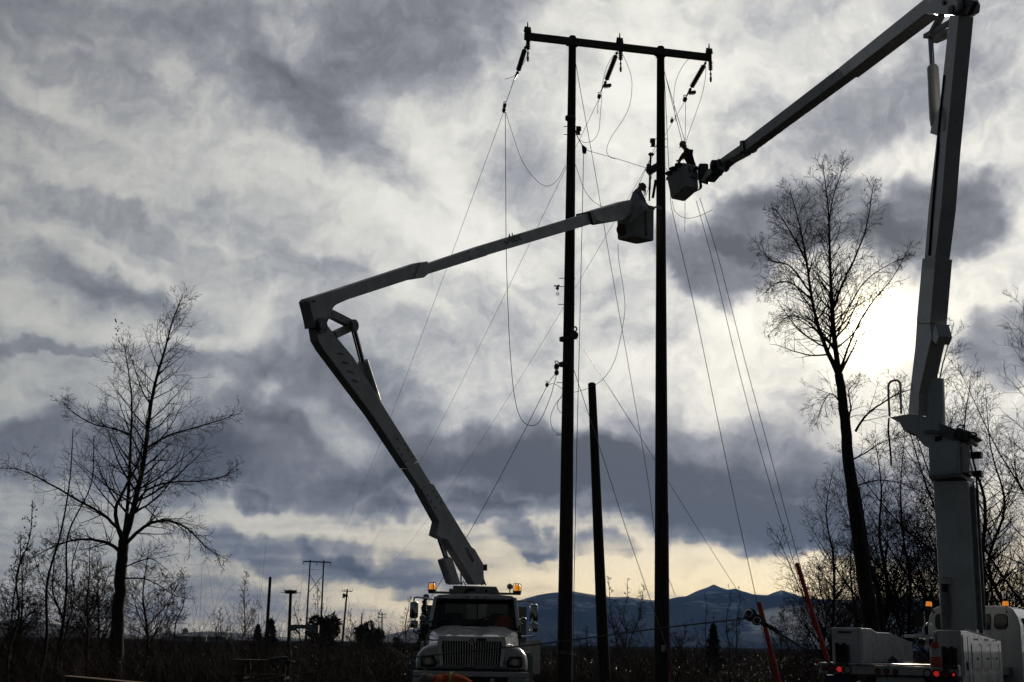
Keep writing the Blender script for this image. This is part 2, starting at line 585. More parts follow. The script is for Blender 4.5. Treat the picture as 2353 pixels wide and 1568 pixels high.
# ---------------------------------------------------------------- the setting: ground, hills, mountains, air
def fbm(x, y, seed=0, octs=5):
    r = np.random.default_rng(seed)
    out_ = np.zeros_like(np.asarray(x, float))
    amp, fr = 1.0, 1.0
    for _ in range(octs):
        for _ in range(3):
            a, p = r.uniform(0, 2 * np.pi, 2)
            out_ = out_ + amp / 3 * np.sin((np.cos(a) * x + np.sin(a) * y) * fr + p)
        amp *= .5
        fr *= 2.03
    return out_


mb = MB()
NX, NY = 60, 50
ys = np.concatenate([np.linspace(-40, 200, 34), np.linspace(260, 12000, 16)])
xs = np.concatenate([np.linspace(-12000, -160, 10), np.linspace(-120, 120, 40), np.linspace(160, 12000, 10)])
for yy in ys:
    for xx in xs:
        z = 0.07 * float(fbm(xx * .25, yy * .25, 3, 3)) if abs(xx) < 130 and 42 < yy < 210 else 0.0
        mb.v.append((xx, yy, z - .02))
for j in range(len(ys) - 1):
    for i in range(len(xs) - 1):
        a = j * len(xs) + i
        mb.f.append((a, a + 1, a + 1 + len(xs), a + len(xs)))
gobj = mb.build('ground', 'ground')
tag(gobj, kind='structure')


def mountain_material():
    m = material('forested_mountain', (.030, .038, .036), .95, 0, .4, .004, 0.0, col2=(.018, .024, .024))
    q = G(m.node_tree)
    b = m.node_tree.nodes['Principled BSDF']
    old = b.inputs['Base Color'].links[0].from_socket
    tc = q.n('ShaderNodeTexCoord')
    px, py, pz = q.sep(tc.outputs['Object'])
    mp = q.n('ShaderNodeMapping')
    q.put(mp.inputs[0], tc.outputs['Object'])
    mp.inputs[3].default_value = (1, 1, 3.0)
    n1 = q.noise(mp.outputs[0], .0042, 6, .62)
    n2 = q.noise(mp.outputs[0], .016, 5, .65)
    f = q.m('MULTIPLY', q.mapr(n1, .53, .66), q.mapr(n2, .40, .60))
    f = q.m('MULTIPLY', f, .9)
    hi_ = q.m('MULTIPLY', q.mapr(pz, 330, 430), .5)
    f = q.m('MAXIMUM', f, q.m('MULTIPLY', hi_, q.mapr(n2, .35, .6)))
    q.put(b.inputs['Base Color'], q.mix(f, old, (.50, .53, .58)))
    return m


M['mountain'] = mountain_material()


def ridge(name, prof, Y, foot, mat, seed, rough=.06):
    """a hill range: crest read along the skyline, with flanks that fall to the plain in front and behind"""
    prof = sorted(prof)
    n = 220
    x0, x1 = prof[0][0], prof[-1][0]
    mbx = MB()
    rows = [(0.0, 0.0), (.15, .13), (.3, .27), (.45, .42), (.6, .57), (.75, .72), (.88, .86), (1.0, 1.0), (1.25, .72), (1.6, .3), (2.0, 0.0)]
    for ri, (u, hfrac) in enumerate(rows):
        for i in range(n + 1):
            xp = x0 + (x1 - x0) * i / n
            yp = float(np.interp(xp, [p[0] for p in prof], [p[1] for p in prof]))
            crest = at(xp, yp, Y)
            yy = foot + (Y - foot) * u
            wob = float(fbm(crest.x * .004, u * 9, seed, 4))
            crn = crest.z * (1 + .012 * float(fbm(crest.x * .02, 0.0, seed + 9, 4)))
            h = max(crn, 4) * min(1.0, max(0.0, hfrac + (rough * wob + .05 * float(fbm(crest.x * .016, u * 14, seed + 3, 4)) if 0 < hfrac < .95 else 0)))
            mbx.v.append((crest.x * (yy / Y if u <= 1 else 1), yy + (wob * (Y - foot) * .05 if hfrac < 1 else 0), h - 3))
    for r_ in range(len(rows) - 1):
        for i in range(n):
            a = r_ * (n + 1) + i
            mbx.f.append((a, a + 1, a + n + 2, a + n + 1))
    o = mbx.build(name, mat, smooth=True)
    return tag(o, kind='structure')


ridge('mountain', [(820, 1476), (960, 1440), (1080, 1400), (1190, 1380), (1230, 1368), (1270, 1361), (1320, 1357), (1350, 1363), (1400, 1370), (1440, 1370),
                   (1480, 1376), (1520, 1379), (1560, 1371), (1600, 1368), (1650, 1362), (1700, 1359), (1740, 1370), (1790, 1368),
                   (1850, 1372), (1950, 1378), (2080, 1370), (2200, 1382), (2400, 1400), (2700, 1440), (2900, 1480)], 6000, 5330, 'mountain', 4)
ridge('mountain', [(1480, 1440), (1540, 1385), (1590, 1364), (1620, 1352), (1640, 1343), (1658, 1351), (1672, 1354), (1690, 1350), (1706, 1356), (1730, 1364),
                   (1765, 1366), (1796, 1355), (1826, 1364), (1860, 1378), (1960, 1400), (2060, 1450)], 8600, 7600, 'mountain', 12)
ridge('hill', [(-500, 1440), (-200, 1415), (0, 1424), (50, 1421), (110, 1430), (180, 1437), (240, 1447), (300, 1456), (380, 1466)], 3400, 3050, 'mountain', 21)
ridge('hill', [(230, 1470), (310, 1461), (370, 1456), (430, 1452), (480, 1449), (530, 1452), (600, 1458), (700, 1466), (860, 1474), (1000, 1480)], 5200, 4900, 'mountain', 33)


def volume_box(name, verts_mb, density, col, anis=0.0):
    m = bpy.data.materials.new(name + '_air')
    m.use_nodes = True
    m.node_tree.nodes.clear()
    o_ = m.node_tree.nodes.new('ShaderNodeOutputMaterial')
    pv = m.node_tree.nodes.new('ShaderNodeVolumePrincipled')
    pv.inputs['Color'].default_value = (*col, 1)
    pv.inputs['Density'].default_value = density
    pv.inputs['Anisotropy'].default_value = anis
    m.node_tree.links.new(pv.outputs[0], o_.inputs['Volume'])
    ob = verts_mb.build(name, m)
    return tag(ob, kind='stuff')


HAZE = True
if HAZE:
    mb = MB()
    mb.box((0, 6050, 449.0), (25000, 13100, 902.0))
    volume_box('haze', mb, 4.4e-5, (.21, .45, 1.0))
    fogs = [(at(1830, 1432, 4300), (150, 260, 55), 9e-4), (at(1890, 1440, 4400), (170, 260, 75), 8e-4), (at(1960, 1440, 4500), (200, 260, 95), 7e-4),
            (at(1800, 1462, 4200), (150, 160, 26), 5e-4), (at(1790, 1425, 4350), (90, 200, 40), 7e-4)]
    for c, r, dn in fogs:
        mb = MB()
        mb.ell(c, r, None, 20, 12)
        volume_box('fog_bank', mb, dn, (.88, .92, 1.0))

# ---------------------------------------------------------------- the two pole frame under repair
YL, YR = 38.0, 38.63


def wood_pole(name, base, top, r0, r1, label, cat='utility pole', parent=None, group=None):
    mbp = MB()
    n = 14
    pts = [Vector(base).lerp(Vector(top), i / n) for i in range(n + 1)]
    rad = [r0 + (r1 - r0) * i / n for i in range(n + 1)]
    mbp.tube(pts, rad, 14)
    c = Vector(top)
    mbp.ell(c, (r1, r1, r1 * .45), None, 12, 6)
    o = mbp.build(name, 'pole', parent, smooth=True)
    return o


hb1 = at(1296.5, 1545, YL); hb1.z = -.3
ht1 = at(1315.5, 86, YL)
hb2 = at(1520, 1545, YR); hb2.z = -.3
ht2 = at(1518, 110, YR)
hroot = thing('twin_pole_structure', (hb1.x * .5 + hb2.x * .5, (YL + YR) / 2, 0),
              'tall frame of two dark wooden poles joined by one timber crossarm', 'utility pole')
wood_pole('pole', hb1, ht1, .222, .115, '', parent=hroot)
wood_pole('pole', hb2, ht2, .222, .118, '', parent=hroot)
adir = Vector((ht2.x - ht1.x, YR - YL, 0)).normalized()
anrm = Vector((adir.y, -adir.x, 0))           # towards the camera
ztop = at(1316, 97, YL - .2).z
ac = Vector((ht1.x, YL, ztop)) + anrm * .22


def arm_pt(x):
    """point of the crossarm axis seen at column x"""
    r = ray(x, 90)
    N = anrm
    p = CAM + r * ((ac - CAM).dot(N) / r.dot(N))
    return Vector((p.x, p.y, ztop))


a0, a1 = arm_pt(1205), arm_pt(1633)
MB().beam(a0, a1, .13, .225).build('crossarm', 'arm', hroot, bevel=.012)
for x, rr in ((1315.5, .13), (1518, .135)):
    p = arm_pt(x)
    mb = MB()
    mb.box(p - anrm * .075, (.36, .012, .27), Matrix(((adir.x, anrm.x, 0), (adir.y, anrm.y, 0), (0, 0, 1))).to_3x3())
    mb.cyl(p + anrm * .10, p - anrm * .45, .016)
    mb.build('arm_bracket', 'steel', hroot)
# steel ladder clips, gain plates and bands on the poles
for x, y, Y, s in ((1316, 302, YL, 1), (1512, 330, YR, -1)):
    c = at(x, y, Y)
    mb = MB()
    mb.box(c + Vector((s * .16, -.08, 0)), (.12, .14, .22))
    mb.box(c + Vector((s * .23, -.08, .04)), (.05, .08, .10))
    for k in (-.13, .13):
        mb.cyl(c + Vector((-s * .28, -.05, k)), c + Vector((s * .25, -.05, k)), .012)
    mb.build('pole_bracket', 'steel', hroot)
for x, y, Y, r in ((1311, 272, YL, .165), (1300, 780, YL, .19), (1298.5, 838, YL, .195), (1515, 388, YR, .16), (1297, 1500, YL, .225)):
    c = at(x, y, Y)
    mb = MB()
    mb.tube([c - Z * .05, c + Z * .05], r, 16)
    mb.build('pole_band', 'steel', hroot, smooth=True)
# step bolts
mb = MB()
for x, y, Y, r in ((1303, 640, YL, .19), (1302, 700, YL, .19), (1299, 880, YL, .2), (1297, 1000, YL, .2)):
    c = at(x, y, Y)
    mb.cyl(c - Vector((r + .06, 0, 0)), c + Vector((r + .06, 0, 0)), .011)
tag(mb.build('step_bolts', 'steel', hroot), kind='stuff')
tagp = at(1524, 1490, YR - .24)
MB().box(tagp, (.10, .012, .17)).build('pole_tag', 'whiteplast', hroot)
MB().tube([at(1535, 1180, YR - .02), at(1537, 1420, YR - .05), at(1540, 1568, YR - .05)], .016, 6).build('ground_wire_cover', 'redplast', hroot)


def hang_insulator(x, label):
    """clamp bolted over the arm with a short insulator and hook hanging under it"""
    p = arm_pt(x)
    t = thing('hanging_insulator', p - Z * .8, label, 'insulator', 'insulators under the crossarm')
    mbx = MB()
    mbx.box(p + Z * .16, (.14, .20, .07))
    mbx.cyl(p + Z * .14 - adir * .09, p + Z * .30 - adir * .05, .035, .05)
    mbx.cyl(p + Z * .14 + adir * .09, p + Z * .30 + adir * .05, .035, .05)
    mbx.ell(p + Z * .21, (.085, .09, .08))
    mbx.cyl(p + Z * .28, p + Z * .48, .03, .012)
    mbx.box(p + anrm * .08 - Z * .02, (.09, .05, .42))
    mbx.build('arm_clamp', 'steel', t)
    mbx = MB()
    q = p + anrm * .09
    mbx.cyl(q - Z * .16, q - Z * .48, .032)
    for k in range(5):
        mbx.tube([q - Z * (.20 + .06 * k), q - Z * (.225 + .06 * k)], [.075, .035], 12)
    mbx.build('insulator_body', 'polymer', t)
    mbx = MB()
    mbx.cyl(q - Z * .48, q - Z * .70, .016)
    ring(mbx, q - Z * .72, adir, .045, .016)
    mbx.ell(q - Z * .60, (.035, .035, .05))
    mbx.cyl(q - Z * .74, q - Z * .86, .04, .03)
    mbx.build('hook', 'steel', t)


hang_insulator(1212, 'insulator hanging straight down from the left end of the crossarm')
hang_insulator(1424, 'insulator hanging straight down from the middle of the crossarm')
hang_insulator(1629, 'insulator hanging straight down from the right end of the crossarm')


def strain_insulator(p0, p1, p2, label, hook=True):
    """long polymer insulator: links at p0, rod from p0 to p1, clamp from p1 to p2"""
    p0, p1, p2 = Vector(p0), Vector(p1), Vector(p2)
    t = thing('strain_insulator', p2, label, 'insulator', 'long insulators pulled aside below the crossarm')
    d = (p1 - p0)
    a_, b_ = p0 + d * .18, p0 + d * .92
    mbx = MB()
    mbx.cyl(a_, b_, .045, n=10)
    n = 14
    for k in range(n):
        q = a_.lerp(b_, (k + .5) / n)
        u = d.normalized()
        mbx.tube([q - u * .008, q + u * .016], [.085, .05], 12)
    mbx.build('insulator_body', 'polymer', t, smooth=True)
    mbx = MB()
    mbx.cyl(p0, a_, .014)
    mbx.ell(p0.lerp(a_, .5), .045)
    mbx.ell(a_, .05)
    mbx.cyl(b_, p1, .016)
    mbx.ell(p1, .05)
    tag(mbx.build('link', 'steel', t), kind='stuff')
    mbx = MB()
    mbx.beam(p1, p2, .07, .10, Vector((0, 1, .2)), .03, .05)
    u = (p2 - p1).normalized()
    side = Vector((u.z, 0, -u.x))
    if side.x < 0:
        side = -side
    if hook:
        q = p1.lerp(p2, .35)
        e = q + side * .26 + Z * .14
        mbx.beam(q, e, .05, .09)
        for k in range(4):
            c = q.lerp(e, .3 + .2 * k)
            mbx.cyl(c, c + side.cross(Vector((0, 1, 0))) * -.10, .016)
    mbx.build('dead_end_clamp', 'steel', t)


Ym, Ye = arm_pt(1424).y - .1, arm_pt(1629).y - .1
Y0 = arm_pt(1212).y - .1
strain_insulator(at(1209, 104, Y0), at(1189, 168, Y0), at(1181, 184, Y0), 'long insulator slanting below the left end of the crossarm', False)
strain_insulator(at(1420, 116, Ym), at(1391, 190, Ym), at(1380, 212, Ym), 'long insulator slanting below the middle of the crossarm')
strain_insulator(at(1624, 140, Ye), at(1586, 206, Ye), at(1575, 226, Ye), 'long insulator slanting below the right end of the crossarm')

# ---------------------------------------------------------------- far frame, other poles beyond
YF = 350.0
fb1, fb2 = at(702, 1470, YF), at(736, 1470, YF)
fb1.z = fb2.z = 0
ft1, ft2 = at(713, 1287, YF), at(744, 1288, YF)
f = thing('twin_pole_structure', ((fb1.x + fb2.x) / 2, YF, 0), 'distant two pole frame with crossed braces, standing beyond the bushes', 'utility pole')
wood_pole('pole', fb1, ft1, .28, .17, '', parent=f)
wood_pole('pole', fb2, ft2, .28, .17, '', parent=f)
fa0, fa1 = at(697, 1290.5, YF - .4), at(760, 1292.5, YF - .4)
MB().beam(fa0, fa1, .2, .32).build('crossarm', 'pole', f)
for A_, B_ in ((at(711, 1319, YF), at(739, 1366, YF)), (at(742, 1322, YF), at(706, 1366, YF))):
    MB().beam(A_, B_, .12, .14).build('brace', 'pole', f)
MB().beam(at(709, 1309, YF), at(744, 1309, YF), .06, .06).build('tie_rod', 'steel', f)
mb = MB()
for p_ in (fa0, fa1, fa0.lerp(fa1, .5)):
    mb.cyl(p_, p_ - Z * .9, .09)
tag(mb.build('insulators', 'porcelain', f), kind='stuff')

wire('jumper_wire', 'short wire joining the left slanting insulator to the small pulley blocks below it', 'wire', [at(1181, 183, Y0), at(1171, 213, Y0 + .3), at(1160, 244, Y0 + .6), at(1158, 255, Y0 + .7)], .010)
# conductors, from the frame under repair to the far one
wire('conductor', 'thin wire running down from the left end of the crossarm to the distant frame', 'wire',
     catenary(at(1158, 255, Y0 + .7), fa0 - Z * .6, 7.5), .0075, group='wires to the distant frame', k=2)
wire('conductor', 'thin wire running from the middle insulator behind the left pole to the distant frame', 'wire',
     catenary(at(1377, 226, Ym + .3), fa0.lerp(fa1, .5) - Z * .6, 9.0), .0075, group='wires to the distant frame', k=2)
wire('conductor', 'thin wire running from the right insulator behind both poles to the distant frame', 'wire',
     catenary(at(1573, 234, Ye + .6), fa1 - Z * .6, 10.0), .0075, group='wires to the distant frame', k=2)


def plain_pole(x0, y0, x1, y1, Y, r0, r1, label):
    b, t_ = at(x0, y0, Y), at(x1, y1, Y)
    b.z = -.2
    o = wood_pole('utility_pole', b, t_, r0, r1, label)
    return tag(o, label, 'utility pole')


plain_pole(1391, 1560, 1360, 883, 45.0, .205, .135, 'short bare pole with sawn top standing between the two tall poles')
plain_pole(612, 1470, 621, 1327, 190.0, .26, .2, 'bare far pole standing behind the small dark conifer')
plain_pole(828, 1470, 832, 1409, 260.0, .14, .12, 'small thin stub pole close beside the far pole with one crossarm')
b = at(664, 1470, 150); b.z = 0
t_ = at(668, 1364, 150)
o = thing('nest_platform', b, 'far pole topped by a flat platform carrying a big bird nest', 'nest platform')
MB().tube([b, t_], [.2, .16], 10).build('pole', 'pole', o, smooth=True)
MB().box(t_ + Z * .03, (1.15, 1.1, .1)).build('platform', 'pole', o)
mb = MB()
for k in range(170):
    a = rng.uniform(0, 6.28)
    r = rng.uniform(0, .62) ** .8
    c = t_ + Vector((math.cos(a) * r, math.sin(a) * r, .1 + rng.uniform(0, .22)))
    d = Vector((-math.sin(a) + rng.uniform(-.6, .6), math.cos(a) + rng.uniform(-.6, .6), rng.uniform(-.2, .25))).normalized()
    mb.tube([c - d * .3, c + d * .3], .022, 3)
for s in (-1, 1):
    mb.tube([t_ + Vector((s * .4, 0, .12)), t_ + Vector((s * .95, 0, .05)), t_ + Vector((s * 1.1, 0, .14))], .04, 4)
tag(mb.build('nest_sticks', 'twig', o), kind='stuff')


def crossarm_pole(x0, x1, y1, Y, arms, label, extra=False):
    b_, tt = at(x0, 1475, Y), at(x1, y1, Y)
    b_.z = 0
    ob = thing('utility_pole', b_, label, 'utility pole')
    MB().tube([b_, tt], [.2, .14], 10).build('pole', 'pole', ob, smooth=True)
    for y_, half in arms:
        c = at(x1 - (y_ - y1) * .06, y_, Y - .25)
        w = half * mpp(Y)
        MB().beam(c - Vector((w, 0, -.02)), c + Vector((w, 0, -.02)), .12, .14).build('crossarm', 'pole', ob)
        mbx = MB()
        for q in (-.95, -.5, .5, .95):
            p = c + Vector((w * q, 0, .07))
            mbx.cyl(p, p + Z * .12, .03)
            mbx.ell(p + Z * .18, (.07, .07, .09), None, 8, 6)
        tag(mbx.build('insulators', 'porcelain', ob), kind='stuff')
    if extra:
        c = at(x1 - 8, y1 + 14, Y - .3)
        MB().tube([c - Z * .5, c + Z * .3], .22, 12).build('transformer', 'grey_steel', ob)
        c = at(x1 - 2, y1 + 15, Y - .3)
        MB().box(c, (.5, .35, .45)).build('switch_box', 'steel', ob)
        MB().tube(smooth_path([c + Vector((.2, 0, 0)), c + Vector((.55, 0, -1)), c + Vector((.4, 0, -4)), c + Vector((.3, 0, -9))]), .03, 4).build('riser_cable', 'rubber', ob)


crossarm_pole(786, 798, 1354, 240, [(1359, 12)], 'far pole with one crossarm and a transformer hung below it', True)
crossarm_pole(878, 878, 1408, 330, [(1412.5, 10), (1420, 10)], 'farthest pole with two short crossarms, behind the right bush')

# pale steel arm on a lattice carrier seen between the far poles
p = at(698, 1446, 120)
o = thing('boom_trailer', Vector((p.x, 120, 0)), 'pale grey trailer boom lying level between the far poles', 'trailer')
MB().beam(at(674, 1440, 120), at(722, 1441, 120), .3, .34).build('boom', 'grey_steel', o)
MB().beam(at(676, 1443, 120), at(690, 1458, 120), .16, .18).build('strut', 'grey_steel', o)
MB().box(at(673, 1443, 120), (.7, .6, .5)).build('boom_head', 'grey_steel', o)
MB().box(at(722, 1446, 120), (.8, .7, .7)).build('counterweight', 'grey_steel', o)
b_ = at(722, 1446, 120); b_.z = .7
MB().box(b_, (1.8, 1.2, .3)).build('chassis', 'steel', o)
for s in (-.8, .8):
    mb = MB()
    disc(mb, b_ + Vector((s, -.9, -.25)), (0, 1, 0), .42, .22)
    mb.build('wheel', 'rubber', o)

# white shed roofs and a silo on the far side of the flat
p = at(425, 1465, 900); p.z = 0
o = thing('silo', p, 'pale round silo standing above the far white sheds', 'silo')
zt = at(425, 1447, 900).z
MB().tube([p, p + Z * zt], 1.9, 16).build('tank', 'concrete', o, smooth=True)
MB().tube([p + Z * zt, p + Z * (zt + 1.2)], [1.95, .3], 16).build('dome_roof', 'grey_steel', o, smooth=True)
for xa, xb, lab in ((392, 424, 'long white far shed with low roof left of the silo'), (426, 470, 'long white far shed with low roof right of the silo'),
                    (474, 520, 'white far shed standing farthest right of the silo')):
    A_, B_ = at(xa, 1473, 880), at(xb, 1473, 880)
    o = thing('shed', Vector(((A_.x + B_.x) / 2, 885, 0)), lab, 'shed', 'white sheds across the flat')
    c = (A_ + B_) / 2
    MB().box((c.x, 886, 1.6), (B_.x - A_.x - .6, 12, 3.2)).build('wall', 'whiteplast', o)
    MB().prism([(A_.x, 879.5, 3.2), (A_.x, 886, 4.6), (A_.x, 892.5, 3.2)], (B_.x - A_.x, 0, 0)).build('roof', 'grey_steel', o)
    MB().box((c.x, 879.92, 1.3), (3, .1, 2.6)).build('door', 'grey_steel', o)

# ---------------------------------------------------------------- ropes, guys and loose jumpers around the frame
Yw = YL - .4


def P(*xy, Y=Yw, Y1=None):
    n = len(xy)
    return [at(x, y, Y if Y1 is None else Y + (Y1 - Y) * i / (n - 1)) for i, (x, y) in enumerate(xy)]


def block(x, y, Y, label, size=1.0, name='pulley_block'):
    c = at(x, y, Y)
    t = thing(name, c, label, 'pulley')
    mbx = MB()
    disc(mbx, c - Vector((0, .05, 0)), (0, 1, 0), .085 * size, .03)
    disc(mbx, c + Vector((0, .03, 0)), (0, 1, 0), .085 * size, .03)
    mbx.build('cheek', 'steel', t)
    mbx = MB()
    ring(mbx, c + Z * .14 * size, (0, 1, 0), .05 * size, .017 * size)
    mbx.build('hook', 'steel', t)
    return c


block(1160, 243, Y0 + .6, 'small pulley block on the wire left of the crossarm, upper of two', .7)
block(1158, 254, Y0 + .6, 'small pulley block on the wire left of the crossarm, lower of two', .7)
block(1279, 843, Yw, 'pulley block strapped on the left side of the left pole', .9)
block(1279, 857, Yw, 'second pulley block hanging just below the strapped one on the left pole', .8)
block(1320, 771, Yw, 'big pulley block hanging on the right side of the left pole', 1.35)
block(1257, 885, Yw, 'little wire grip where the slack wire meets the rope left of the pole', .6, 'wire_grip')
block(1544, 278, Ye, 'small rope hook on the wire right of the right pole', .6, 'wire_grip')
block(1574, 229, Ye, 'wire clamp at the lower tip of the right slanting insulator', .8, 'wire_grip')
block(1377, 222, Ym, 'wire clamp at the lower tip of the middle slanting insulator', .7, 'wire_grip')
# black canvas bag on a strap beside the left pole
c = at(1342, 342, Yw)
o = thing('tool_bag', c, 'small dark canvas bag hanging on a strap right of the left pole', 'bag')
mb = MB()
mb.prism([at(1337, 331, Yw), at(1349, 340, Yw), at(1347, 351, Yw), at(1339, 349, Yw)], (0, .16, 0))
mb.build('bag_body', 'jacket', o, bevel=.02)
MB().tube(smooth_path(P((1318, 285), (1326, 312), (1337, 333))), .014, 5).build('strap', 'rubber', o)
# hand tool clamped on the pole, and the gin on the right pole
c = at(1497, 388, YR - .3)
o = thing('pole_gin', c, 'dark steel gin strapped to the left side of the right pole', 'pole clamp')
mb = MB()
mb.beam(at(1488, 397, YR - .2), at(1512, 382, YR - .2), .16, .2)
mb.cyl(at(1490, 378, YR - .2), at(1490, 398, YR - .2), .06)
mb.build('clamp_body', 'steel', o)
MB().tube([at(1495, 358, YR - .25), at(1493, 430, YR - .25), at(1492, 462, YR - .25)], [.03, .035, .02], 6).build('rod', 'steel', o)
mb = MB()
mb.ell(at(1496, 355, YR - .25), (.09, .06, .06))
mb.beam(at(1490, 355, YR - .25), at(1503, 355, YR - .25), .04, .05)
mb.build('rod_head', 'steel', o)
MB().beam(at(1507, 414, YR - .3), at(1500, 455, YR - .3), .06, .08).build('hoist', 'rubber', o)
c = at(1281, 658, Yw)
o = thing('hand_tool', c, 'tiny tool with a wire ring hung on the left side of the left pole', 'tool')
mb = MB()
mb.beam(at(1273, 657, Yw), at(1282, 658, Yw), .03, .035)
mb.beam(at(1278, 664, Yw), at(1285, 655, Yw), .04, .05)
mb.cyl(at(1284, 659, Yw), at(1297, 659, Yw + .2), .012)
mb.ell(at(1281, 663, Yw), .05)
mb.build('body', 'steel', o)
mb = MB()
mb.tube([at(1281.5, 664, Yw), at(1281.5, 673, Yw)], .006, 4)
ring(mb, at(1281.5, 676, Yw), (0, 1, 0), .035, .01)
mb.build('ring_pull', 'steel', o)

J = [
    ('jumper_wire', 'short loose wire tail curling left from the left slanting insulator', P((1160, 182), (1170, 180), (1184, 172), (1200, 150), (1211, 128), (1214, 98), Y=Y0)),
    ('jumper_wire', 'second loose loop close behind the left slanting insulator', P((1186, 172), (1199, 148), (1207, 120), (1209, 100), Y=Y0 + .1)),
    ('hand_line', 'rope hanging left of the left pole that swings into a deep loop', P((1161, 256), (1162, 400), (1163, 560), (1167, 700), (1173, 820), (1182, 910), (1196, 960), (1218, 978), (1240, 968), (1262, 920), (1274, 880), (1280, 856), Y=Y0 + .6, Y1=Yw)),
    ('jumper_wire', 'slack wire swooping from the small pulley blocks to the left pole', P((1162, 258), (1175, 300), (1200, 370), (1230, 412), (1256, 428), (1280, 415), (1300, 380), Y=Y0 + .6, Y1=Yw + .2)),
    ('jumper_wire', 'wire loop left of the middle slanting insulator reaching down to the bag', P((1415, 120), (1396, 150), (1385, 190), (1382, 230), (1379, 270), (1376, 300), (1364, 322), (1345, 328), (1332, 322), Y=Ym)),
    ('jumper_wire', 'long loose wire bowing right of the middle insulator then curling to an open end', P((1427, 118), (1440, 145), (1450, 175), (1452, 205), (1446, 245), (1430, 278), (1408, 310), (1396, 335), (1395, 352), (1404, 363), (1418, 365), Y=Ym)),
    ('jumper_wire', 'loose wire loop between the right pole and the right insulator', P((1592, 126), (1572, 148), (1556, 178), (1549, 212), (1549, 245), (1553, 280), Y=Ye)),
    ('jumper_wire', 'loose wire bowing right from the right end of the crossarm to the lineman', P((1620, 140), (1622, 168), (1614, 215), (1600, 258), (1585, 300), (1574, 332), Y=Ye)),
    ('jumper_wire', 'short wire running from the right clamp straight down to the lineman', P((1575, 236), (1575, 285), (1574, 334), Y=Ye)),
    ('jumper_wire', 'wire tail hanging below the middle insulator with frayed end', P((1378, 226), (1374, 240), (1373, 262), Y=Ym)),
    ('guy_wire', 'guy wire from the top of the left pole crossing the near boom to the right', P((1322, 140), (1335, 215), (1352, 310), (1370, 410), (1400, 590), (1430, 760), (1458, 920), (1490, 1110), (1510, 1250), (1552, 1370), Y=YL - .15, Y1=47)),
    ('tag_line', 'taut rope from the hanging bag to the gin on the right pole', P((1341, 344), (1420, 366), (1490, 388), Y=Yw)),
    ('guy_wire', 'guy wire from the top of the right pole to the near lineman, left of two', P((1527, 165), (1548, 250), (1569, 332), Y=YR)),
    ('guy_wire', 'guy wire from the top of the right pole to the near lineman, right of two', P((1528, 170), (1553, 255), (1576, 332), Y=YR)),
    ('guy_wire', 'guy wire slanting down from the right pole to the nearer red guard', P((1527, 180), (1540, 440), (1548, 500), (1590, 680), (1640, 920), (1690, 1160), (1740, 1388), (1772, 1560), Y=YR, Y1=34)),
    ('guy_wire', 'left one of the paired guy wires that reach the taller red guard', P((1600, 462), (1640, 610), (1700, 860), (1760, 1080), (1826, 1300), (1880, 1480), Y=YR, Y1=36)),
    ('guy_wire', 'right one of the paired guy wires that reach the taller red guard', P((1608, 455), (1650, 590), (1712, 830), (1774, 1060), (1836, 1290), (1892, 1480), Y=YR, Y1=36)),
    ('guy_wire', 'guy wire running from the big pulley block down past the right pole', P((1326, 780), (1400, 892), (1500, 1050), (1600, 1210), (1695, 1358), (1770, 1480), Y=Yw, Y1=60)),
    ('guy_wire', 'guy wire running from the lower band of the left pole across the short pole', P((1316, 842), (1345, 930), (1390, 1065), (1440, 1220), (1500, 1395), (1545, 1530), Y=Yw, Y1=37.2)),
    ('hand_line', 'rope hanging straight down beside the left pole to the ground', P((1341, 350), (1339, 450), (1335, 620), (1331, 800), (1326, 1000), (1321, 1250), (1318, 1400), (1317, 1560), Y=Yw)),
    ('jumper_wire', 'slack wire from the left pole sagging to the near boom tip', P((1321, 375), (1340, 430), (1360, 460), (1386, 476), (1420, 486), Y=Yw)),
    ('jumper_wire', 'slack wire falling from the near bucket and curling behind the short pole', P((1420, 560), (1422, 600), (1432, 660), (1436, 710), (1428, 765), (1412, 830), (1385, 872), (1350, 893), (1312, 904), (1285, 918), (1268, 948), (1266, 972), (1275, 992), (1300, 1000), Y=Yw + .3)),
    ('jumper_wire', 'small wire loop tucked against the left side of the left pole', P((1258, 886), (1270, 882), (1284, 888), (1294, 900), (1282, 925), (1282, 940), (1296, 955), Y=Yw)),
    ('hand_line', 'rope from the strapped pulley block down to the bucket truck behind its cab', P((1278, 858), (1258, 886), (1200, 1000), (1120, 1150), (1040, 1290), (975, 1400), Y=Yw, Y1=46)),
    ('jumper_wire', 'wire hanging below the far bucket with a small weight on its end', P((1574, 460), (1574, 500), (1573, 532), Y=YR + .4)),
    ('jumper_wire', 'loose wire arc hanging below the far bucket with a free end', P((1545, 462), (1549, 482), (1562, 496), (1582, 502), (1605, 497), (1624, 489), (1636, 483), Y=YR + .4)),
    ('jumper_wire', 'short kinked wire tail beside the far bucket and right pole', P((1527, 383), (1533, 392), (1534, 405), (1529, 415), (1522, 425), Y=YR - .2)),
    ('tag_line', 'thin rope rising from the near lineman to the gin on the right pole', P((1441, 470), (1470, 420), (1496, 360), (1510, 330), Y=YR - .1)),
    ('tag_line', 'thin rope rising from the near bucket rim to the dark gin', P((1478, 470), (1494, 420), (1502, 385), Y=YR - .35)),
]
thick = {'guy_wire': .0095, 'hand_line': .010, 'jumper_wire': .0078, 'tag_line': .008}
for nm, lab, pts in J:
    wire(nm, lab, {'hand_line': 'rope', 'tag_line': 'rope'}.get(nm, 'wire'), pts, thick[nm], 'rope' if nm == 'hand_line' else 'wire',
         'ropes and wires on the pole frame')

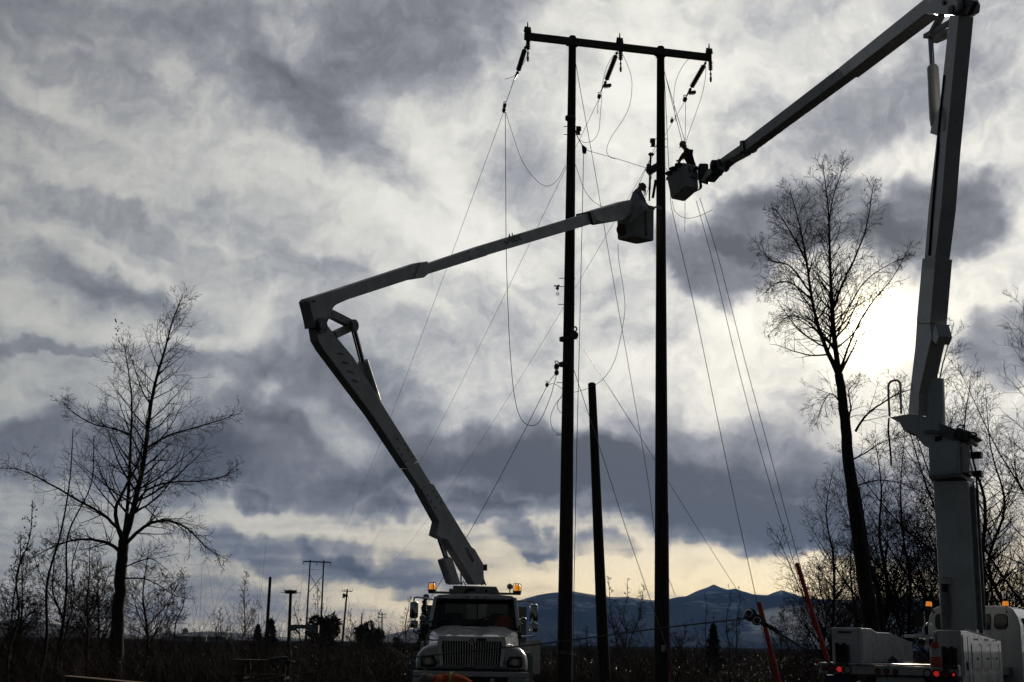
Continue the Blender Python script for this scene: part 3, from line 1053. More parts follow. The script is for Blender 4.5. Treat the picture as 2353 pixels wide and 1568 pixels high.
# pulling rope low across the picture, its grip and the tail to the truck on the right
wire('pulling_rope', 'pale pulling rope stretched low across both poles and the white truck', 'rope',
     P((480, 1585), (560, 1568), (760, 1538), (950, 1511), (1250, 1479), (1500, 1446), (1720, 1421), Y=23.5, Y1=24.5), .013, 'rope')
g0, g1, g2, g3 = (S(1838, 1500, 24.5), S(1862, 1530, 24.5), S(1900, 1545, 24.3), S(2032, 1622, 24.2))
o = thing('rope_grip', g1, 'steel cable grip with two pulleys hanging in front of the red guard', 'cable grip')
mb = MB()
disc(mb, S(1833, 1502, 24.52), (0, 1, 0), .115, .07)
disc(mb, S(1849, 1514, 24.52), (0, 1, 0), .10, .07)
mb.beam(S(1830, 1497, 24.5), S(1866, 1522, 24.5), .10, .11)
mb.build('grip_body', 'steel', o)
mb = MB()
ring(mb, S(1848, 1516, 24.44), (0, 1, 0), .062, .014)
ring(mb, S(1828, 1498, 24.44), (0, 1, 0), .06, .012)
mb.build('sheave', 'chrome', o)
mb = MB()
for k in range(3):
    ring(mb, S(1861 + k * 5, 1522 + k * 2.5, 24.45), (0, 1, .3 * k), .03, .012, 10)
mb.build('shackle', 'steel', o)
mb = MB()
mb.beam(S(1868, 1524, 24.45), S(1902, 1545, 24.4), .06, .075, Vector((0, 1, 0)))
mb.ell(S(1884, 1533, 24.42), (.05, .04, .05))
mb.build('cable_clamp', 'black', o)
wire('steel_cable', 'steel cable from the hanging grip down to the tail of the right truck', 'cable', [g2, g2.lerp(g3, .5) - Z * .02, g3], .017, 'steel')
wire('rope', 'thin rope lying slack from the brush up to the bumper of the white truck', 'rope', P((905, 1490), (930, 1508), (955, 1522), (985, 1545), Y=29, Y1=26.5), .011, 'rope')

# red guy guards
for (x0, y0, x1, y1, Y, lab) in ((1745, 1388, 1791, 1575, 34.0, 'red plastic guy guard leaning behind the hanging cable grip'),
                                 (1832, 1298, 1889, 1478, 36.0, 'taller red plastic guy guard leaning beside the right truck')):
    A_, B_ = at(x0, y0, Y), at(x1, y1, Y)
    d = (A_ - B_).normalized()
    if B_.z > 0:
        B_ = B_ - d * (B_.z / d.z)
    t = thing('guy_guard', B_, lab, 'guy guard', 'red guy guards')
    mb = MB()
    mb.tube([B_, A_], [.062, .058], 8)
    mb.build('guard_tube', 'redplast', t, smooth=True)
    mb = MB()
    mb.tube([A_, A_ + d * .05], [.066, .05], 8)
    mb.build('end_cap', 'redplast', t)

# ---------------------------------------------------------------- trees, brush
class Tree:
    """bare winter tree: a trunk and main limbs given as polylines, finer wood grown from them"""
    def __init__(self, name, base, label, group=None, seed=1, twig=.007, cat='tree'):
        self.root = thing(name, base, label, cat, group)
        self.trunk, self.crown, self.buds = MB(), MB(), MB()
        self.r = random.Random(seed)
        self.twig = twig

    def limb(self, pts, r0, r1, trunk=False, k=5):
        p = smooth_path(pts, k)
        n = len(p)
        rad = [max(r0 + (r1 - r0) * (i / (n - 1)) ** .8, self.twig * .8) for i in range(n)]
        q = [v + Vector((self.r.gauss(0, 1), self.r.gauss(0, 1), self.r.gauss(0, .6))) * rad[i] * ((.07 if trunk else .2) if 0 < i < n - 1 else 0) for i, v in enumerate(p)]
        (self.trunk if trunk else self.crown).tube(q, rad, 10 if trunk else 5)
        return q, rad

    def grow(self, p, d, L, r, lvl, lift, wob, kids, maxlvl):
        R = self.r
        seg = max(4, min(9, int(L / .22)))
        pts, rad = [p.copy()], [r]
        q, dd = p.copy(), d.normalized()
        for i in range(seg):
            dd = (dd + Vector((R.gauss(0, wob), R.gauss(0, wob), R.gauss(0, wob) + lift)) * (1.0 if i else .4)).normalized()
            q = q + dd * (L / seg)
            pts.append(q.copy())
            rad.append(max(r * (1 - .82 * (i + 1) / seg), self.twig * .75))
        self.crown.tube(pts, rad, 4 if r > .02 else 3, cap=False)
        if lvl >= maxlvl:
            return
        nk = kids[min(lvl, len(kids) - 1)]
        nk = max(1, int(nk * R.uniform(.7, 1.3)))
        for k in range(nk):
            t = R.uniform(.18, .97)
            i = min(int(t * seg), seg - 1)
            f = t * seg - i
            a = pts[i].lerp(pts[i + 1], f)
            ax = (pts[i + 1] - pts[i]).normalized()
            o = ax.orthogonal()
            o.rotate(Matrix.Rotation(R.uniform(0, 6.283), 3, ax))
            an = math.radians(R.uniform(28, 58))
            nd = ax * math.cos(an) + o * math.sin(an)
            self.grow(a, nd, L * (.62 - .28 * t) * R.uniform(.6, 1.25), max(rad[i] * .55, self.twig), lvl + 1, lift, wob, kids, maxlvl)

    def dress(self, pts, rad, n, L0, L1, ang0, ang1, lift, kids, maxlvl, t0=.1, wob=.09, flat=1.0, rr=.45):
        """side branches along a limb; lengths and angles run from its foot to its tip"""
        R = self.r
        m = len(pts) - 1
        az = R.uniform(0, 6.28)
        for k in range(n):
            t = t0 + (.985 - t0) * (k + R.uniform(0, .9)) / n
            i = min(int(t * m), m - 1)
            a = pts[i].lerp(pts[i + 1], t * m - i)
            ax = (pts[i + 1] - pts[i]).normalized()
            az += 2.4 + R.uniform(-.5, .5)
            o = Vector((math.cos(az), math.sin(az) * flat, 0))
            o = (o - ax * o.dot(ax)).normalized()
            an = math.radians(ang0 + (ang1 - ang0) * t + R.uniform(-9, 9))
            d = ax * math.cos(an) + o * math.sin(an)
            L = (L0 + (L1 - L0) * t) * R.uniform(.65, 1.2)
            self.grow(a, d, L, max(rad[i] * rr, self.twig * 1.2), 0, lift, wob, kids, maxlvl)

    def leaves(self, pts, n, size):
        for _ in range(n):
            c = self.r.choice(pts) + Vector([self.r.gauss(0, .12) for _ in range(3)])
            u = Vector([self.r.gauss(0, 1) for _ in range(3)]).normalized()
            w = u.orthogonal().normalized()
            self.buds.add([c - u * size, c + w * size * .6, c + u * size, c - w * size * .6], [(0, 1, 2, 3)])

    def done(self):
        if self.trunk.v:
            self.trunk.build('trunk', 'bark', self.root, smooth=True)
        if self.crown.v:
            self.crown.build('crown', 'twig', self.root)
        if self.buds.v:
            tag(self.buds.build('dead_leaves', 'leaf', self.root), kind='stuff')
        return self.root


# --- the broad leafless tree on the left
YT = 45.0


def Q(Y, *xy):
    return [at(x, y, Y) for x, y in xy]


b = at(270, 1560, YT); b.z = 0
t = Tree('bare_tree', b, 'big dark leafless tree standing alone in the brush, forked low on its trunk', seed=11, twig=.0062)
base = [Vector((b.x - .1, YT, -.2))] + Q(YT, (268, 1480), (272, 1400), (279, 1300), (284, 1240))
t.limb(base, .25, .17, True)
A, ra = t.limb(Q(YT, (284, 1245), (300, 1195), (318, 1120), (332, 1050), (345, 940), (362, 860), (380, 800), (396, 740), (420, 678)), .125, .012, True)
t.dress(A, ra, 50, 3.3, .6, 70, 38, .06, [8, 2], 2, .12, .06)
B, rb = t.limb(Q(YT + .3, (284, 1245), (294, 1150), (299, 1040), (303, 930), (296, 860), (285, 790)), .075, .010, True)
t.dress(B, rb, 34, 2.6, .7, 62, 38, .06, [7, 3], 2, .1, .07)
C, rc = t.limb(Q(YT - .2, (280, 1238), (268, 1200), (266, 1168), (276, 1145), (296, 1105), (312, 1075), (330, 1020)), .085, .025, True)
t.dress(C, rc, 8, 2.4, 1.5, 60, 45, .04, [7, 3], 2, .3)
for pts, r, n, lift in (
        (Q(YT - .5, (288, 1252), (330, 1212), (380, 1196), (430, 1215), (475, 1258), (512, 1282)), .075, 30, -.045),
        (Q(YT + .4, (279, 1268), (240, 1246), (180, 1240), (120, 1258), (60, 1290)), .075, 24, .02),
        (Q(YT - .6, (280, 1225), (240, 1185), (180, 1150), (110, 1110), (60, 1085), (15, 1075)), .065, 26, .055),
        (Q(YT - .6, (305, 1170), (340, 1125), (400, 1108), (460, 1106), (515, 1095), (530, 1080)), .045, 22, .05),
        (Q(YT + .5, (336, 1030), (390, 1000), (440, 985), (500, 968), (548, 950)), .042, 20, .05),
        (Q(YT + .2, (300, 1000), (260, 985), (215, 975), (170, 950), (148, 925)), .042, 20, .06),
        (Q(YT - .2, (284, 1330), (330, 1330), (365, 1345), (400, 1368), (430, 1375)), .03, 8, .02),
        (Q(YT - .2, (272, 1310), (320, 1290), (350, 1285), (385, 1310)), .03, 8, -.03)):
    p_, r_ = t.limb(pts, r, .009)
    t.dress(p_, r_, n, 1.5, .5, 55, 40, lift, [5, 3], 2, .12, .09)
t.leaves(A[-3:], 2, .05)
t.leaves([at(273, 752, YT + .3)], 9, .055)
t.done()

# --- the tall tree on the right, in front of the sun
YC = 46.0
b = at(2010, 1560, YC); b.z = 0
t = Tree('bare_tree', b, 'tallest leafless tree, standing before the sun left of the raised boom', seed=23, twig=.0060)
base = [Vector((b.x + .25, YC, -.2))] + Q(YC, (2006, 1460), (1985, 1320), (1965, 1180), (1950, 1050), (1938, 940), (1927, 860))
t.limb(base, .33, .150, True)
p2, r2 = t.limb(Q(YC + .5, (1972, 1120), (1983, 1194), (1999, 1302), (2016, 1349), (2027, 1447), (2030, 1560))[::-1], .13, .05, True)
t.dress(p2, r2, 8, 1.6, 1.0, 55, 40, .04, [6, 3], 2, .4)
A, ra = t.limb(Q(YC, (1928, 868), (1918, 780), (1911, 690), (1907, 590), (1903, 480), (1890, 372)), .115, .010, True)
t.dress(A, ra, 62, 2.5, .6, 60, 28, .06, [8, 3], 2, .12, .08)
A2, ra2 = t.limb(Q(YC + .4, (1903, 520), (1915, 450), (1932, 400), (1938, 372)), .03, .009)
t.dress(A2, ra2, 20, 1.3, .4, 45, 28, .07, [6, 3], 2)
B, rb = t.limb(Q(YC - .3, (1926, 862), (1890, 780), (1868, 700), (1853, 600), (1838, 520), (1816, 440)), .095, .010, True)
t.dress(B, rb, 52, 2.6, .6, 64, 34, .05, [8, 4], 2, .1, .09)
for pts, r, n, lift in (
        (Q(YC - .4, (1913, 712), (1935, 655), (1965, 590), (1990, 525), (2003, 450), (2008, 422)), .055, 32, .06),
        (Q(YC - .5, (1856, 610), (1832, 560), (1802, 510), (1780, 480)), .045, 22, .05),
        (Q(YC + .3, (1932, 850), (1948, 800), (1975, 740), (2008, 690), (2050, 640), (2095, 560)), .05, 34, .06),
        (Q(YC, (1930, 858), (1955, 812), (1978, 762)), .065, 3, .04),
        (Q(YC + .5, (1921, 780), (1945, 720), (1985, 650), (2040, 610), (2085, 590)), .035, 26, .03),
        (Q(YC - .3, (1866, 690), (1820, 652), (1785, 650), (1760, 672)), .04, 24, -.02),
        (Q(YC - .3, (1862, 672), (1815, 612), (1770, 598), (1745, 555)), .04, 24, .03),
        (Q(YC + .2, (1884, 770), (1850, 735), (1810, 728), (1775, 762)), .035, 22, -.04),
        (Q(YC - .3, (1966, 992), (1990, 955), (2030, 925), (2070, 903), (2120, 888), (2180, 870)), .048, 16, .035),
        (Q(YC + .2, (1945, 980), (1955, 940), (1950, 900), (1965, 880)), .05, 16, -.01),
        (Q(YC - .2, (1935, 930), (1910, 905), (1890, 930), (1875, 975)), .03, 16, -.04),
        (Q(YC + .2, (1952, 1060), (1990, 1040), (2030, 1015), (2075, 1005)), .035, 18, .03),
        (Q(YC + .3, (1958, 1120), (2010, 1105), (2060, 1108), (2120, 1130)), .03, 14, .03)):
    p_, r_ = t.limb(pts, r, .009)
    t.dress(p_, r_, n, 1.25, .45, 55, 36, lift, [6, 3], 2, .12, .1)
t.done()


def free_tree(name, x, y_top, Y, label, group=None, seed=1, lean=0.0, r0=.1, n=40, spread=.25, forks=2, kids=(6, 3), maxlvl=2, lift=.05, twig=.008,
              up=35, leaves=0, droop=False, wob=.09):
    """upright tree or sapling: base under column x, top at (x, y_top)"""
    bp = at(x, 1500, Y); bp.z = 0
    tp = at(x + lean, y_top, Y)
    H = tp.z
    tr = Tree(name, bp, label, group, seed, twig)
    R = tr.r
    mid = [bp - Z * .2] + [bp.lerp(tp, f) + Vector((R.gauss(0, .02), R.gauss(0, .02), 0)) * H for f in (.2, .4, .6, .8)] + [tp]
    p_, r_ = tr.limb(mid, r0, .012, True)
    tr.dress(p_, r_, n, H * spread, H * spread * .3, 62 if not droop else 75, up, lift, list(kids), maxlvl, .12, wob)
    for f in range(forks):
        i = int(len(p_) * R.uniform(.12, .5))
        e = p_[i] + Vector((R.choice((-1, 1)) * R.uniform(.1, .28) * H, R.uniform(-.2, .2) * H, H * R.uniform(.35, .6) * (1 - i / len(p_) * .6)))
        q = p_[i].lerp(e, .5) + Vector((0, 0, -.04 * H))
        p2, r2 = tr.limb([p_[i], q, e], r_[i] * .6, .010)
        tr.dress(p2, r2, int(n * .5), H * spread * .7, H * spread * .25, 55, up, lift, list(kids), maxlvl, .1, wob)
    if leaves:
        tr.leaves(p_[len(p_) // 4:], leaves, .045)
    return tr.done()


# slender leaning stems at the far left
free_tree('bare_sapling', 92, 985, 40, 'thicker of the slender leaning stems left of the big bare tree', 'slender stems at the left edge', 31, 76, .06, 14, .13, 0, (4, 2), 1, .06)
free_tree('bare_sapling', 118, 1000, 42, 'slender leaning stem just left of the big bare tree, tall and thin', 'slender stems at the left edge', 32, 98, .055, 16, .13, 0, (4, 2), 1, .06)
free_tree('bare_sapling', 30, 1150, 39, 'short leaning stem with small dead leaves at the left edge', 'slender stems at the left edge', 33, 45, .045, 22, .16, 1, (5, 2), 1, .06, leaves=70)
free_tree('bare_sapling', 8, 1230, 41, 'leafy-tipped leaning stem cut by the left edge', 'slender stems at the left edge', 34, 40, .045, 26, .22, 1, (5, 3), 2, .05, leaves=60)
free_tree('bare_sapling', 150, 1230, 43, 'low thin stem between the leaning stems and the big bare tree', 'slender stems at the left edge', 35, 36, .04, 22, .2, 1, (5, 3), 2, .05)
LT = [(40, 1290, 52, 'dense low thicket tree at the left edge behind the stems'), (140, 1235, 56, 'thicket tree with crossing twigs, second from the left edge'),
      (205, 1262, 54, 'thicket tree close left of the big dark trunk'), (330, 1262, 55, 'twiggy thicket tree close right of the big dark trunk'),
      (232, 1290, 60, 'upright many-stemmed thicket tree behind the big dark trunk')]
for i, (x, y, Y, lab) in enumerate(LT):
    free_tree('thicket_tree', x, y, Y, lab, 'thicket trees on the left', 40 + i, rng.uniform(-15, 15), .08, 34, .36, 4, (7, 3), 2, .045)
for i, (x, y, Y, ln, n, lab) in enumerate(((385, 1352, 60, 40, 8, 'thin forked sapling right of the big bare tree'),
                                           (560, 1318, 90, 7, 40, 'slim pointed leafless tree left of the bare far pole'),
                                           (495, 1400, 85, 12, 18, 'small leafless sapling left of the slim pointed tree'),
                                           (720, 1345, 140, 10, 26, 'slim leafless tree between the legs of the distant frame'),
                                           (810, 1400, 140, -4, 16, 'small leafless sapling beside the pole with the transformer'),
                                           (925, 1372, 80, 18, 18, 'thin leafless sapling left of the white truck'),
                                           (866, 1402, 150, 8, 16, 'small leafless sapling between the two dark bushes'),
                                           (690, 1380, 120, -10, 14, 'thin leafless sapling leaning over the trailer boom'))):
    free_tree('bare_sapling', x, y, Y, lab, 'saplings across the flat', 60 + i, ln, .06 if Y < 100 else .09, n, .2, 1, (5, 3), 2 if n > 10 else 1, .06, twig=.010 if Y < 100 else .016)

# trees behind the right-hand truck
RT = [(2095, 1000, 62, 'leafless tree hidden half behind the white boom turntable', .12, 46, .26), (2290, 870, 58, 'tall leafless tree right of the white lift column', .17, 60, .25),
      (2330, 905, 64, 'leafless tree near the right edge with fine upright twigs', .14, 56, .24), (2245, 960, 66, 'leafless tree directly right of the boom turntable', .13, 46, .22),
      (2420, 690, 52, 'tall leafless tree mostly cut off by the right edge', .16, 44, .22), (2030, 1010, 60, 'leafless trunk rising just right of the tallest tree', .15, 46, .24),
      (1905, 1085, 57, 'leafless tree just left of the tallest trunk', .11, 50, .30), (1960, 1215, 62, 'low thicket tree left behind the tallest trunk', .1, 46, .4),
      (2060, 1180, 58, 'dense thicket tree right of the tallest trunk', .1, 54, .42), (2130, 1190, 60, 'dense thicket tree left behind the white lift column', .1, 54, .4),
      (2190, 740, 60, 'leafless tree whose limbs show on both sides of the raised boom', .2, 46, .2), (1900, 1300, 52, 'low twiggy thicket tree left of the right truck', .08, 50, .5),
      (2300, 1200, 52, 'low thicket tree behind the right truck cab', .09, 44, .4)]
for i, (x, y, Y, lab, r0, n, sp) in enumerate(RT):
    free_tree('thicket_tree' if y > 1050 else 'bare_tree', x, y, Y, lab, 'leafless trees behind the right truck', 80 + i, rng.uniform(-25, 10) if x < 2200 else rng.uniform(-75, -45), r0, n, sp, 4, (6, 3), 2, .045)
# thin trees on the flat in front of the mountain
for i, (x, y, Y, ln, lab, n, sp) in enumerate(((1420, 1325, 95, -22, 'tall bundle of bare stems right behind the short pole, leftmost stem', 20, .16), (1432, 1330, 96, 10, 'tall bare stem in the bundle right of the short pole', 20, .16),
                                    (1440, 1345, 97, 40, 'leaning bare stem at the right of the bundle by the short pole', 26, .22),
                                    (1668, 1345, 110, 6, 'thin forked bare tree left of the hanging cable grip', 14, .14), (1692, 1345, 110, 4, 'thin straight bare tree nearest left of the hanging cable grip', 14, .14),
                                    (1622, 1360, 112, -4, 'thin bare tree above the dark conifer by the right pole', 12, .13),
                                    (1790, 1400, 100, 10, 'small bare tree right of the nearer red guard', 26, .3), (1815, 1385, 102, -14, 'bare tree between the two red guards', 26, .3),
                                    (1850, 1440, 90, 6, 'little bare tree under the taller red guard', 20, .35), (1345, 1440, 90, 3, 'small bare tree between the left pole and short pole', 16, .3),
                                    (1560, 1440, 80, 14, 'small crooked bare tree close right of the right pole', 16, .4))):
    free_tree('bare_tree', x, y, Y, lab, 'thin trees in front of the mountain', 110 + i, ln, .07, n, sp, 2, (5, 3), 2, .06, twig=.011)


def conifer(x, y_top, Y, w, label, seed, round_=False, n=2600):
    bp = at(x, 1490, Y); bp.z = 0
    H = at(x, y_top, Y).z
    W = w * mpp(Y)
    W *= .62 if round_ else .85
    ob = thing('conifer' if not round_ else 'evergreen_bush', bp, label, 'tree' if not round_ else 'bush')
    MB().tube([bp, bp + Z * H * .9], [.16, .03], 8).build('trunk', 'bark', ob)
    r = np.random.default_rng(seed)
    if round_:
        k = 26
        cx = np.clip(r.normal(0, .2, (k, 2)), -.36, .36) * W
        cz = r.uniform(.15, .82, k) * H
        cr = r.uniform(.10, .19, k) * W
        idx = r.integers(0, k, n)
        d = r.normal(0, 1, (n, 3)); d /= np.linalg.norm(d, axis=1)[:, None]
        rad = cr[idx] * r.uniform(.55, 1.12, n)
        c = np.stack([cx[idx, 0], cx[idx, 1], cz[idx]], 1) + d * rad[:, None] * np.array([1, 1, 1.15])
        c[:, 2] = np.clip(c[:, 2], .05, H)
    else:
        h = r.uniform(.04, 1, n) ** 1.25
        tier = .75 + .25 * np.cos(h * 55)
        a = r.uniform(0, 2 * np.pi, n)
        rad = W * .5 * (1 - h) ** .85 * np.sqrt(r.uniform(.15, 1.1, n)) * tier
        c = np.stack([np.cos(a) * rad, np.sin(a) * rad, h * H - rad * .22], 1)
        d = np.stack([np.cos(a), np.sin(a), r.uniform(-.3, .6, n)], 1)
    d += r.normal(0, .5, (n, 3)); d /= np.linalg.norm(d, axis=1)[:, None]
    s = r.uniform(.6, 1.3, n)[:, None] * W * .085
    u = np.cross(d, r.normal(0, 1, (n, 3))); u /= np.linalg.norm(u, axis=1)[:, None]
    v = np.stack([c - u * s * .35, c + u * s * .35, c + d * s * 1.4], 1).reshape(-1, 3) + np.array(bp)
    mbx = MB()
    mbx.v = [tuple(q) for q in v]
    mbx.f = [(3 * i, 3 * i + 1, 3 * i + 2) for i in range(n)]
    mbx.build('crown', 'conifer', ob)


conifer(620, 1424, 160, 62, 'dark pointed conifer standing in front of the bare far pole', 5)
conifer(590, 1436, 165, 50, 'ragged small conifer left of the bare far pole', 6)
conifer(748, 1410, 140, 130, 'wide dark evergreen bush below the distant frame', 7, True, 4200)
conifer(852, 1416, 145, 105, 'dark evergreen bush left of the white truck', 8, True, 3800)
conifer(972, 1380, 70, 60, 'narrow ragged conifer showing left of the white truck cab', 9)
conifer(915, 1452, 120, 50, 'low dark evergreen bush beside the white truck mirror', 10, True, 1800)
conifer(1640, 1436, 85, 70, 'dark conifer standing right of the right pole', 12)
conifer(523, 1458, 130, 36, 'tiny dark evergreen bush beside the slim pointed tree', 13, True, 1200)


# --- winter brush: brambles, dead stalks and grass over the whole flat
def brush(name, n, y0, y1, hmin, hmax, seed, mat, width, segs=3, spread=.55, xpad=1.25, clear=()):
    r = np.random.default_rng(seed)
    y = y0 * (y1 / y0) ** r.uniform(0, 1, n)
    x = r.uniform(-1, 1, n) * (y * .40 * xpad + 3)
    keep = np.ones(n, bool)
    keep &= off_truck(x, y)
    for (cx0, cx1, cy0, cy1) in clear:
        keep &= ~((x > cx0) & (x < cx1) & (y > cy0) & (y < cy1))
    patch = fbm(x * .22, y * .22, 5, 4)
    keep &= r.uniform(0, 1, n) < np.clip(.75 + .45 * patch, .15, 1)
    x, y, patch = x[keep], y[keep], patch[keep]
    n = len(x)
    h = r.uniform(hmin, hmax, n) * np.clip(.78 + .5 * patch + .25 * fbm(x * .9, y * .5, 17, 3), .3, 1.6) * np.interp(x / y, [-.4, -.1, .0, .05, .4], [1.38, 1.2, .95, .86, .82])
    a = r.uniform(0, 2 * np.pi, n)
    lean = r.uniform(.1, 1.0, n) * spread
    px = np.stack([np.cos(a), np.sin(a)], 1)
    w = width * r.uniform(.6, 1.5, n) * np.sqrt(y / 42)
    wa = r.uniform(0, 2 * np.pi, n)
    wx = np.stack([np.cos(wa), np.sin(wa)], 1)
    rows = []
    for k in range(segs + 1):
        f = k / segs
        off = px * (lean * h * f ** 1.8)[:, None]
        zz = h * (f - .22 * f * f * lean)
        ww = (w * (1 - .75 * f))[:, None] * wx
        c = np.stack([x, y], 1) + off
        rows += [np.concatenate([c - ww, zz[:, None]], 1), np.concatenate([c + ww, zz[:, None]], 1)]
    V = np.stack(rows, 1)
    m = V.shape[1]
    base = (np.arange(n) * m)[:, None]
    F = np.concatenate([base + np.array([2 * k, 2 * k + 1, 2 * k + 3, 2 * k + 2])[None, :] for k in range(segs)], 0)
    me = bpy.data.meshes.new(name)
    V = V.reshape(-1, 3)
    me.vertices.add(len(V))
    me.vertices.foreach_set('co', V.ravel())
    me.loops.add(F.size)
    me.loops.foreach_set('vertex_index', F.ravel().astype(np.int32))
    me.polygons.add(len(F))
    me.polygons.foreach_set('loop_start', np.arange(0, F.size, 4, dtype=np.int32))
    me.update(calc_edges=True)
    me.materials.append(M[mat])
    ob = bpy.data.objects.new(name, me)
    COL.objects.link(ob)
    return tag(ob, kind='stuff')


CLEAR = [(-3.4, 2.2, 20, 43), (-3, 5.5, 30, 40.5)]


def off_truck(x, y):
    q0 = S(2001, 1631.8, 24.6)
    th = math.radians(31)
    u = (x - q0.x) * math.cos(th) - (y - q0.y) * math.sin(th)
    v = (x - q0.x) * math.sin(th) + (y - q0.y) * math.cos(th)
    return ~((u > -.7) & (u < 3.2) & (v > -2.5) & (v < 10.5))



brush('dead_stalks', 60000, 34, 200, .6, 1.7, 1, 'brush', .0042, 4, 1.0, clear=CLEAR)
brush('dry_grass', 60000, 33, 130, .3, 1.0, 2, 'brush', .007, 3, 1.3, clear=CLEAR)
brush('shrub_twigs', 9000, 38, 190, 1.5, 2.6, 9, 'brush', .0055, 5, .8, clear=CLEAR)
brush('tall_stalks', 2200, 40, 150, 2.2, 3.3, 12, 'brush', .006, 5, .6, clear=CLEAR)
brush('bramble_canes', 24000, 35, 160, .9, 1.75, 3, 'cane', .0045, 6, 2.0, clear=CLEAR)


def bramble_leaves(n, seed):
    r = np.random.default_rng(seed)
    y = 37 * (120 / 37) ** r.uniform(0, 1, n)
    x = r.uniform(-1, 1, n) * (y * .5 + 3)
    patch = fbm(x * .3, y * .3, 8, 4)
    keep = patch > -.1
    keep &= off_truck(x, y)
    for (a, b_, c, d) in CLEAR:
        keep &= ~((x > a) & (x < b_) & (y > c) & (y < d))
    x, y, patch = x[keep], y[keep], patch[keep]
    n = len(x)
    z = r.uniform(.1, 1.25, n) * np.clip(.8 + .3 * patch, .4, 1.2)
    c = np.stack([x, y, z], 1)
    u = r.normal(0, 1, (n, 3)); u[:, 2] *= .5; u /= np.linalg.norm(u, axis=1)[:, None]
    v = np.cross(u, r.normal(0, .4, (n, 3)) + np.array([0, 0, 1])); v /= np.linalg.norm(v, axis=1)[:, None]
    s = r.uniform(.012, .030, n)[:, None] * np.sqrt(y / 42)[:, None]
    V = np.stack([c - u * s, c + v * s * .6, c + u * s, c - v * s * .6], 1).reshape(-1, 3)
    mbx = MB()
    mbx.v = [tuple(q) for q in V]
    mbx.f = [(4 * i, 4 * i + 1, 4 * i + 2, 4 * i + 3) for i in range(n)]
    ob = mbx.build('bramble_leaves', 'bramble')
    tag(ob, kind='stuff')


bramble_leaves(60000, 4)

# low bare shrubs all through the brush, one mass
shr = Tree('scrub', Vector((0, 0, 0)), '', seed=77, twig=.006)
for k in range(120):
    yy = 40 * (150 / 40) ** rng.random()
    xx = rng.uniform(-1, 1) * (yy * .42 + 2)
    if not bool(off_truck(np.array([xx]), np.array([yy]))[0]) or (-3.4 < xx < 2.2 and yy < 44):
        continue
    hh = rng.uniform(1.3, 2.7) * (1.15 if xx < 0 else .85)
    shr.twig = .006 * math.sqrt(yy / 42)
    for s_ in range(rng.randint(3, 6)):
        a_ = rng.uniform(0, 6.28)
        shr.grow(Vector((xx, yy, 0)), Vector((math.cos(a_) * .35, math.sin(a_) * .35, 1)), hh * rng.uniform(.7, 1.1), .018, 0, .05, .08, [6, 2], 2)
so = shr.crown.build('scrub', 'twig')
bpy.data.objects.remove(shr.root)
tag(so, kind='stuff')

# --- picnic table with a bottle, and a board lying in the foreground
tY = 41.0
zt = at(600, 1518, tY).z
tx0, tx1 = at(535, 1517, tY).x, at(674, 1517, tY).x
o = thing('picnic_table', Vector(((tx0 + tx1) / 2, tY, 0)), 'dark wooden picnic table standing in the brush left of the white truck', 'picnic table')
w = (tx1 - tx0)
for k in range(5):
    MB().box(((tx0 + tx1) / 2, tY - .34 + .17 * k, zt), (w, .15, .045)).build('top_plank', 'table', o)
zb = zt - .42
for sgn in (-1, 1):
    for k in range(2):
        MB().box(((tx0 + tx1) / 2 - .02, tY + sgn * (.72 + .08 * (2 * k - 1)), zb), (w * 1.02, .14, .045)).build('bench_plank', 'table', o)
for xq in (tx0 + .42, tx1 - .2):
    for sgn in (-1, 1):
        MB().beam((xq, tY + sgn * .25, zt - .03), (xq, tY + sgn * .82, 0), .05, .11, Vector((1, 0, 0))).build('leg', 'table', o)
    MB().beam((xq + .06, tY - .85, zb - .06), (xq + .06, tY + .85, zb - .06), .05, .10).build('crossbar', 'table', o)
    MB().beam((xq - .06, tY - .38, zt - .07), (xq - .06, tY + .38, zt - .07), .05, .09).build('cleat', 'table', o)
    MB().beam((xq, tY - .1, zb - .05), (xq + (.45 if xq < (tx0 + tx1) / 2 else -.45), tY - .1, zt - .05), .05, .08).build('brace', 'table', o)
c = Vector((at(668, 1510, tY).x, tY - .05, zt + .023))
o = thing('bottle', c, 'clear plastic bottle standing on the end of the picnic table', 'bottle')
mb = MB()
hb = .27
mb.tube([c, c + Z * .02, c + Z * .15, c + Z * .19, c + Z * .235, c + Z * hb], [.05, .055, .055, .05, .02, .018], 14)
mb.build('bottle_body', 'lens', o, smooth=True)
MB().cyl(c + Z * hb, c + Z * (hb + .02), .02).build('cap', 'whiteplast', o)
c = Vector((at(640, 1512, tY).x, tY, zt + .023))
o = thing('folded_jacket', c, 'dark jacket lying folded on the picnic table', 'jacket')
mb = MB()
mb.ell(c + Vector((0, 0, .03)), (.33, .2, .05), None, 14, 8)
mb.ell(c + Vector((.12, .02, .06)), (.22, .16, .045), None, 14, 8)
mb.build('jacket_cloth', 'jacket', o, smooth=True)
c = Vector((at(688, 1517, tY).x, tY - .1, zt + .028))
o = thing('ruler_board', c, 'pale board end sticking out past the end of the picnic table', 'board')
MB().box(c + Vector((-.02, 0, .0)), (.34, .12, .05)).build('plank', 'arm', o)
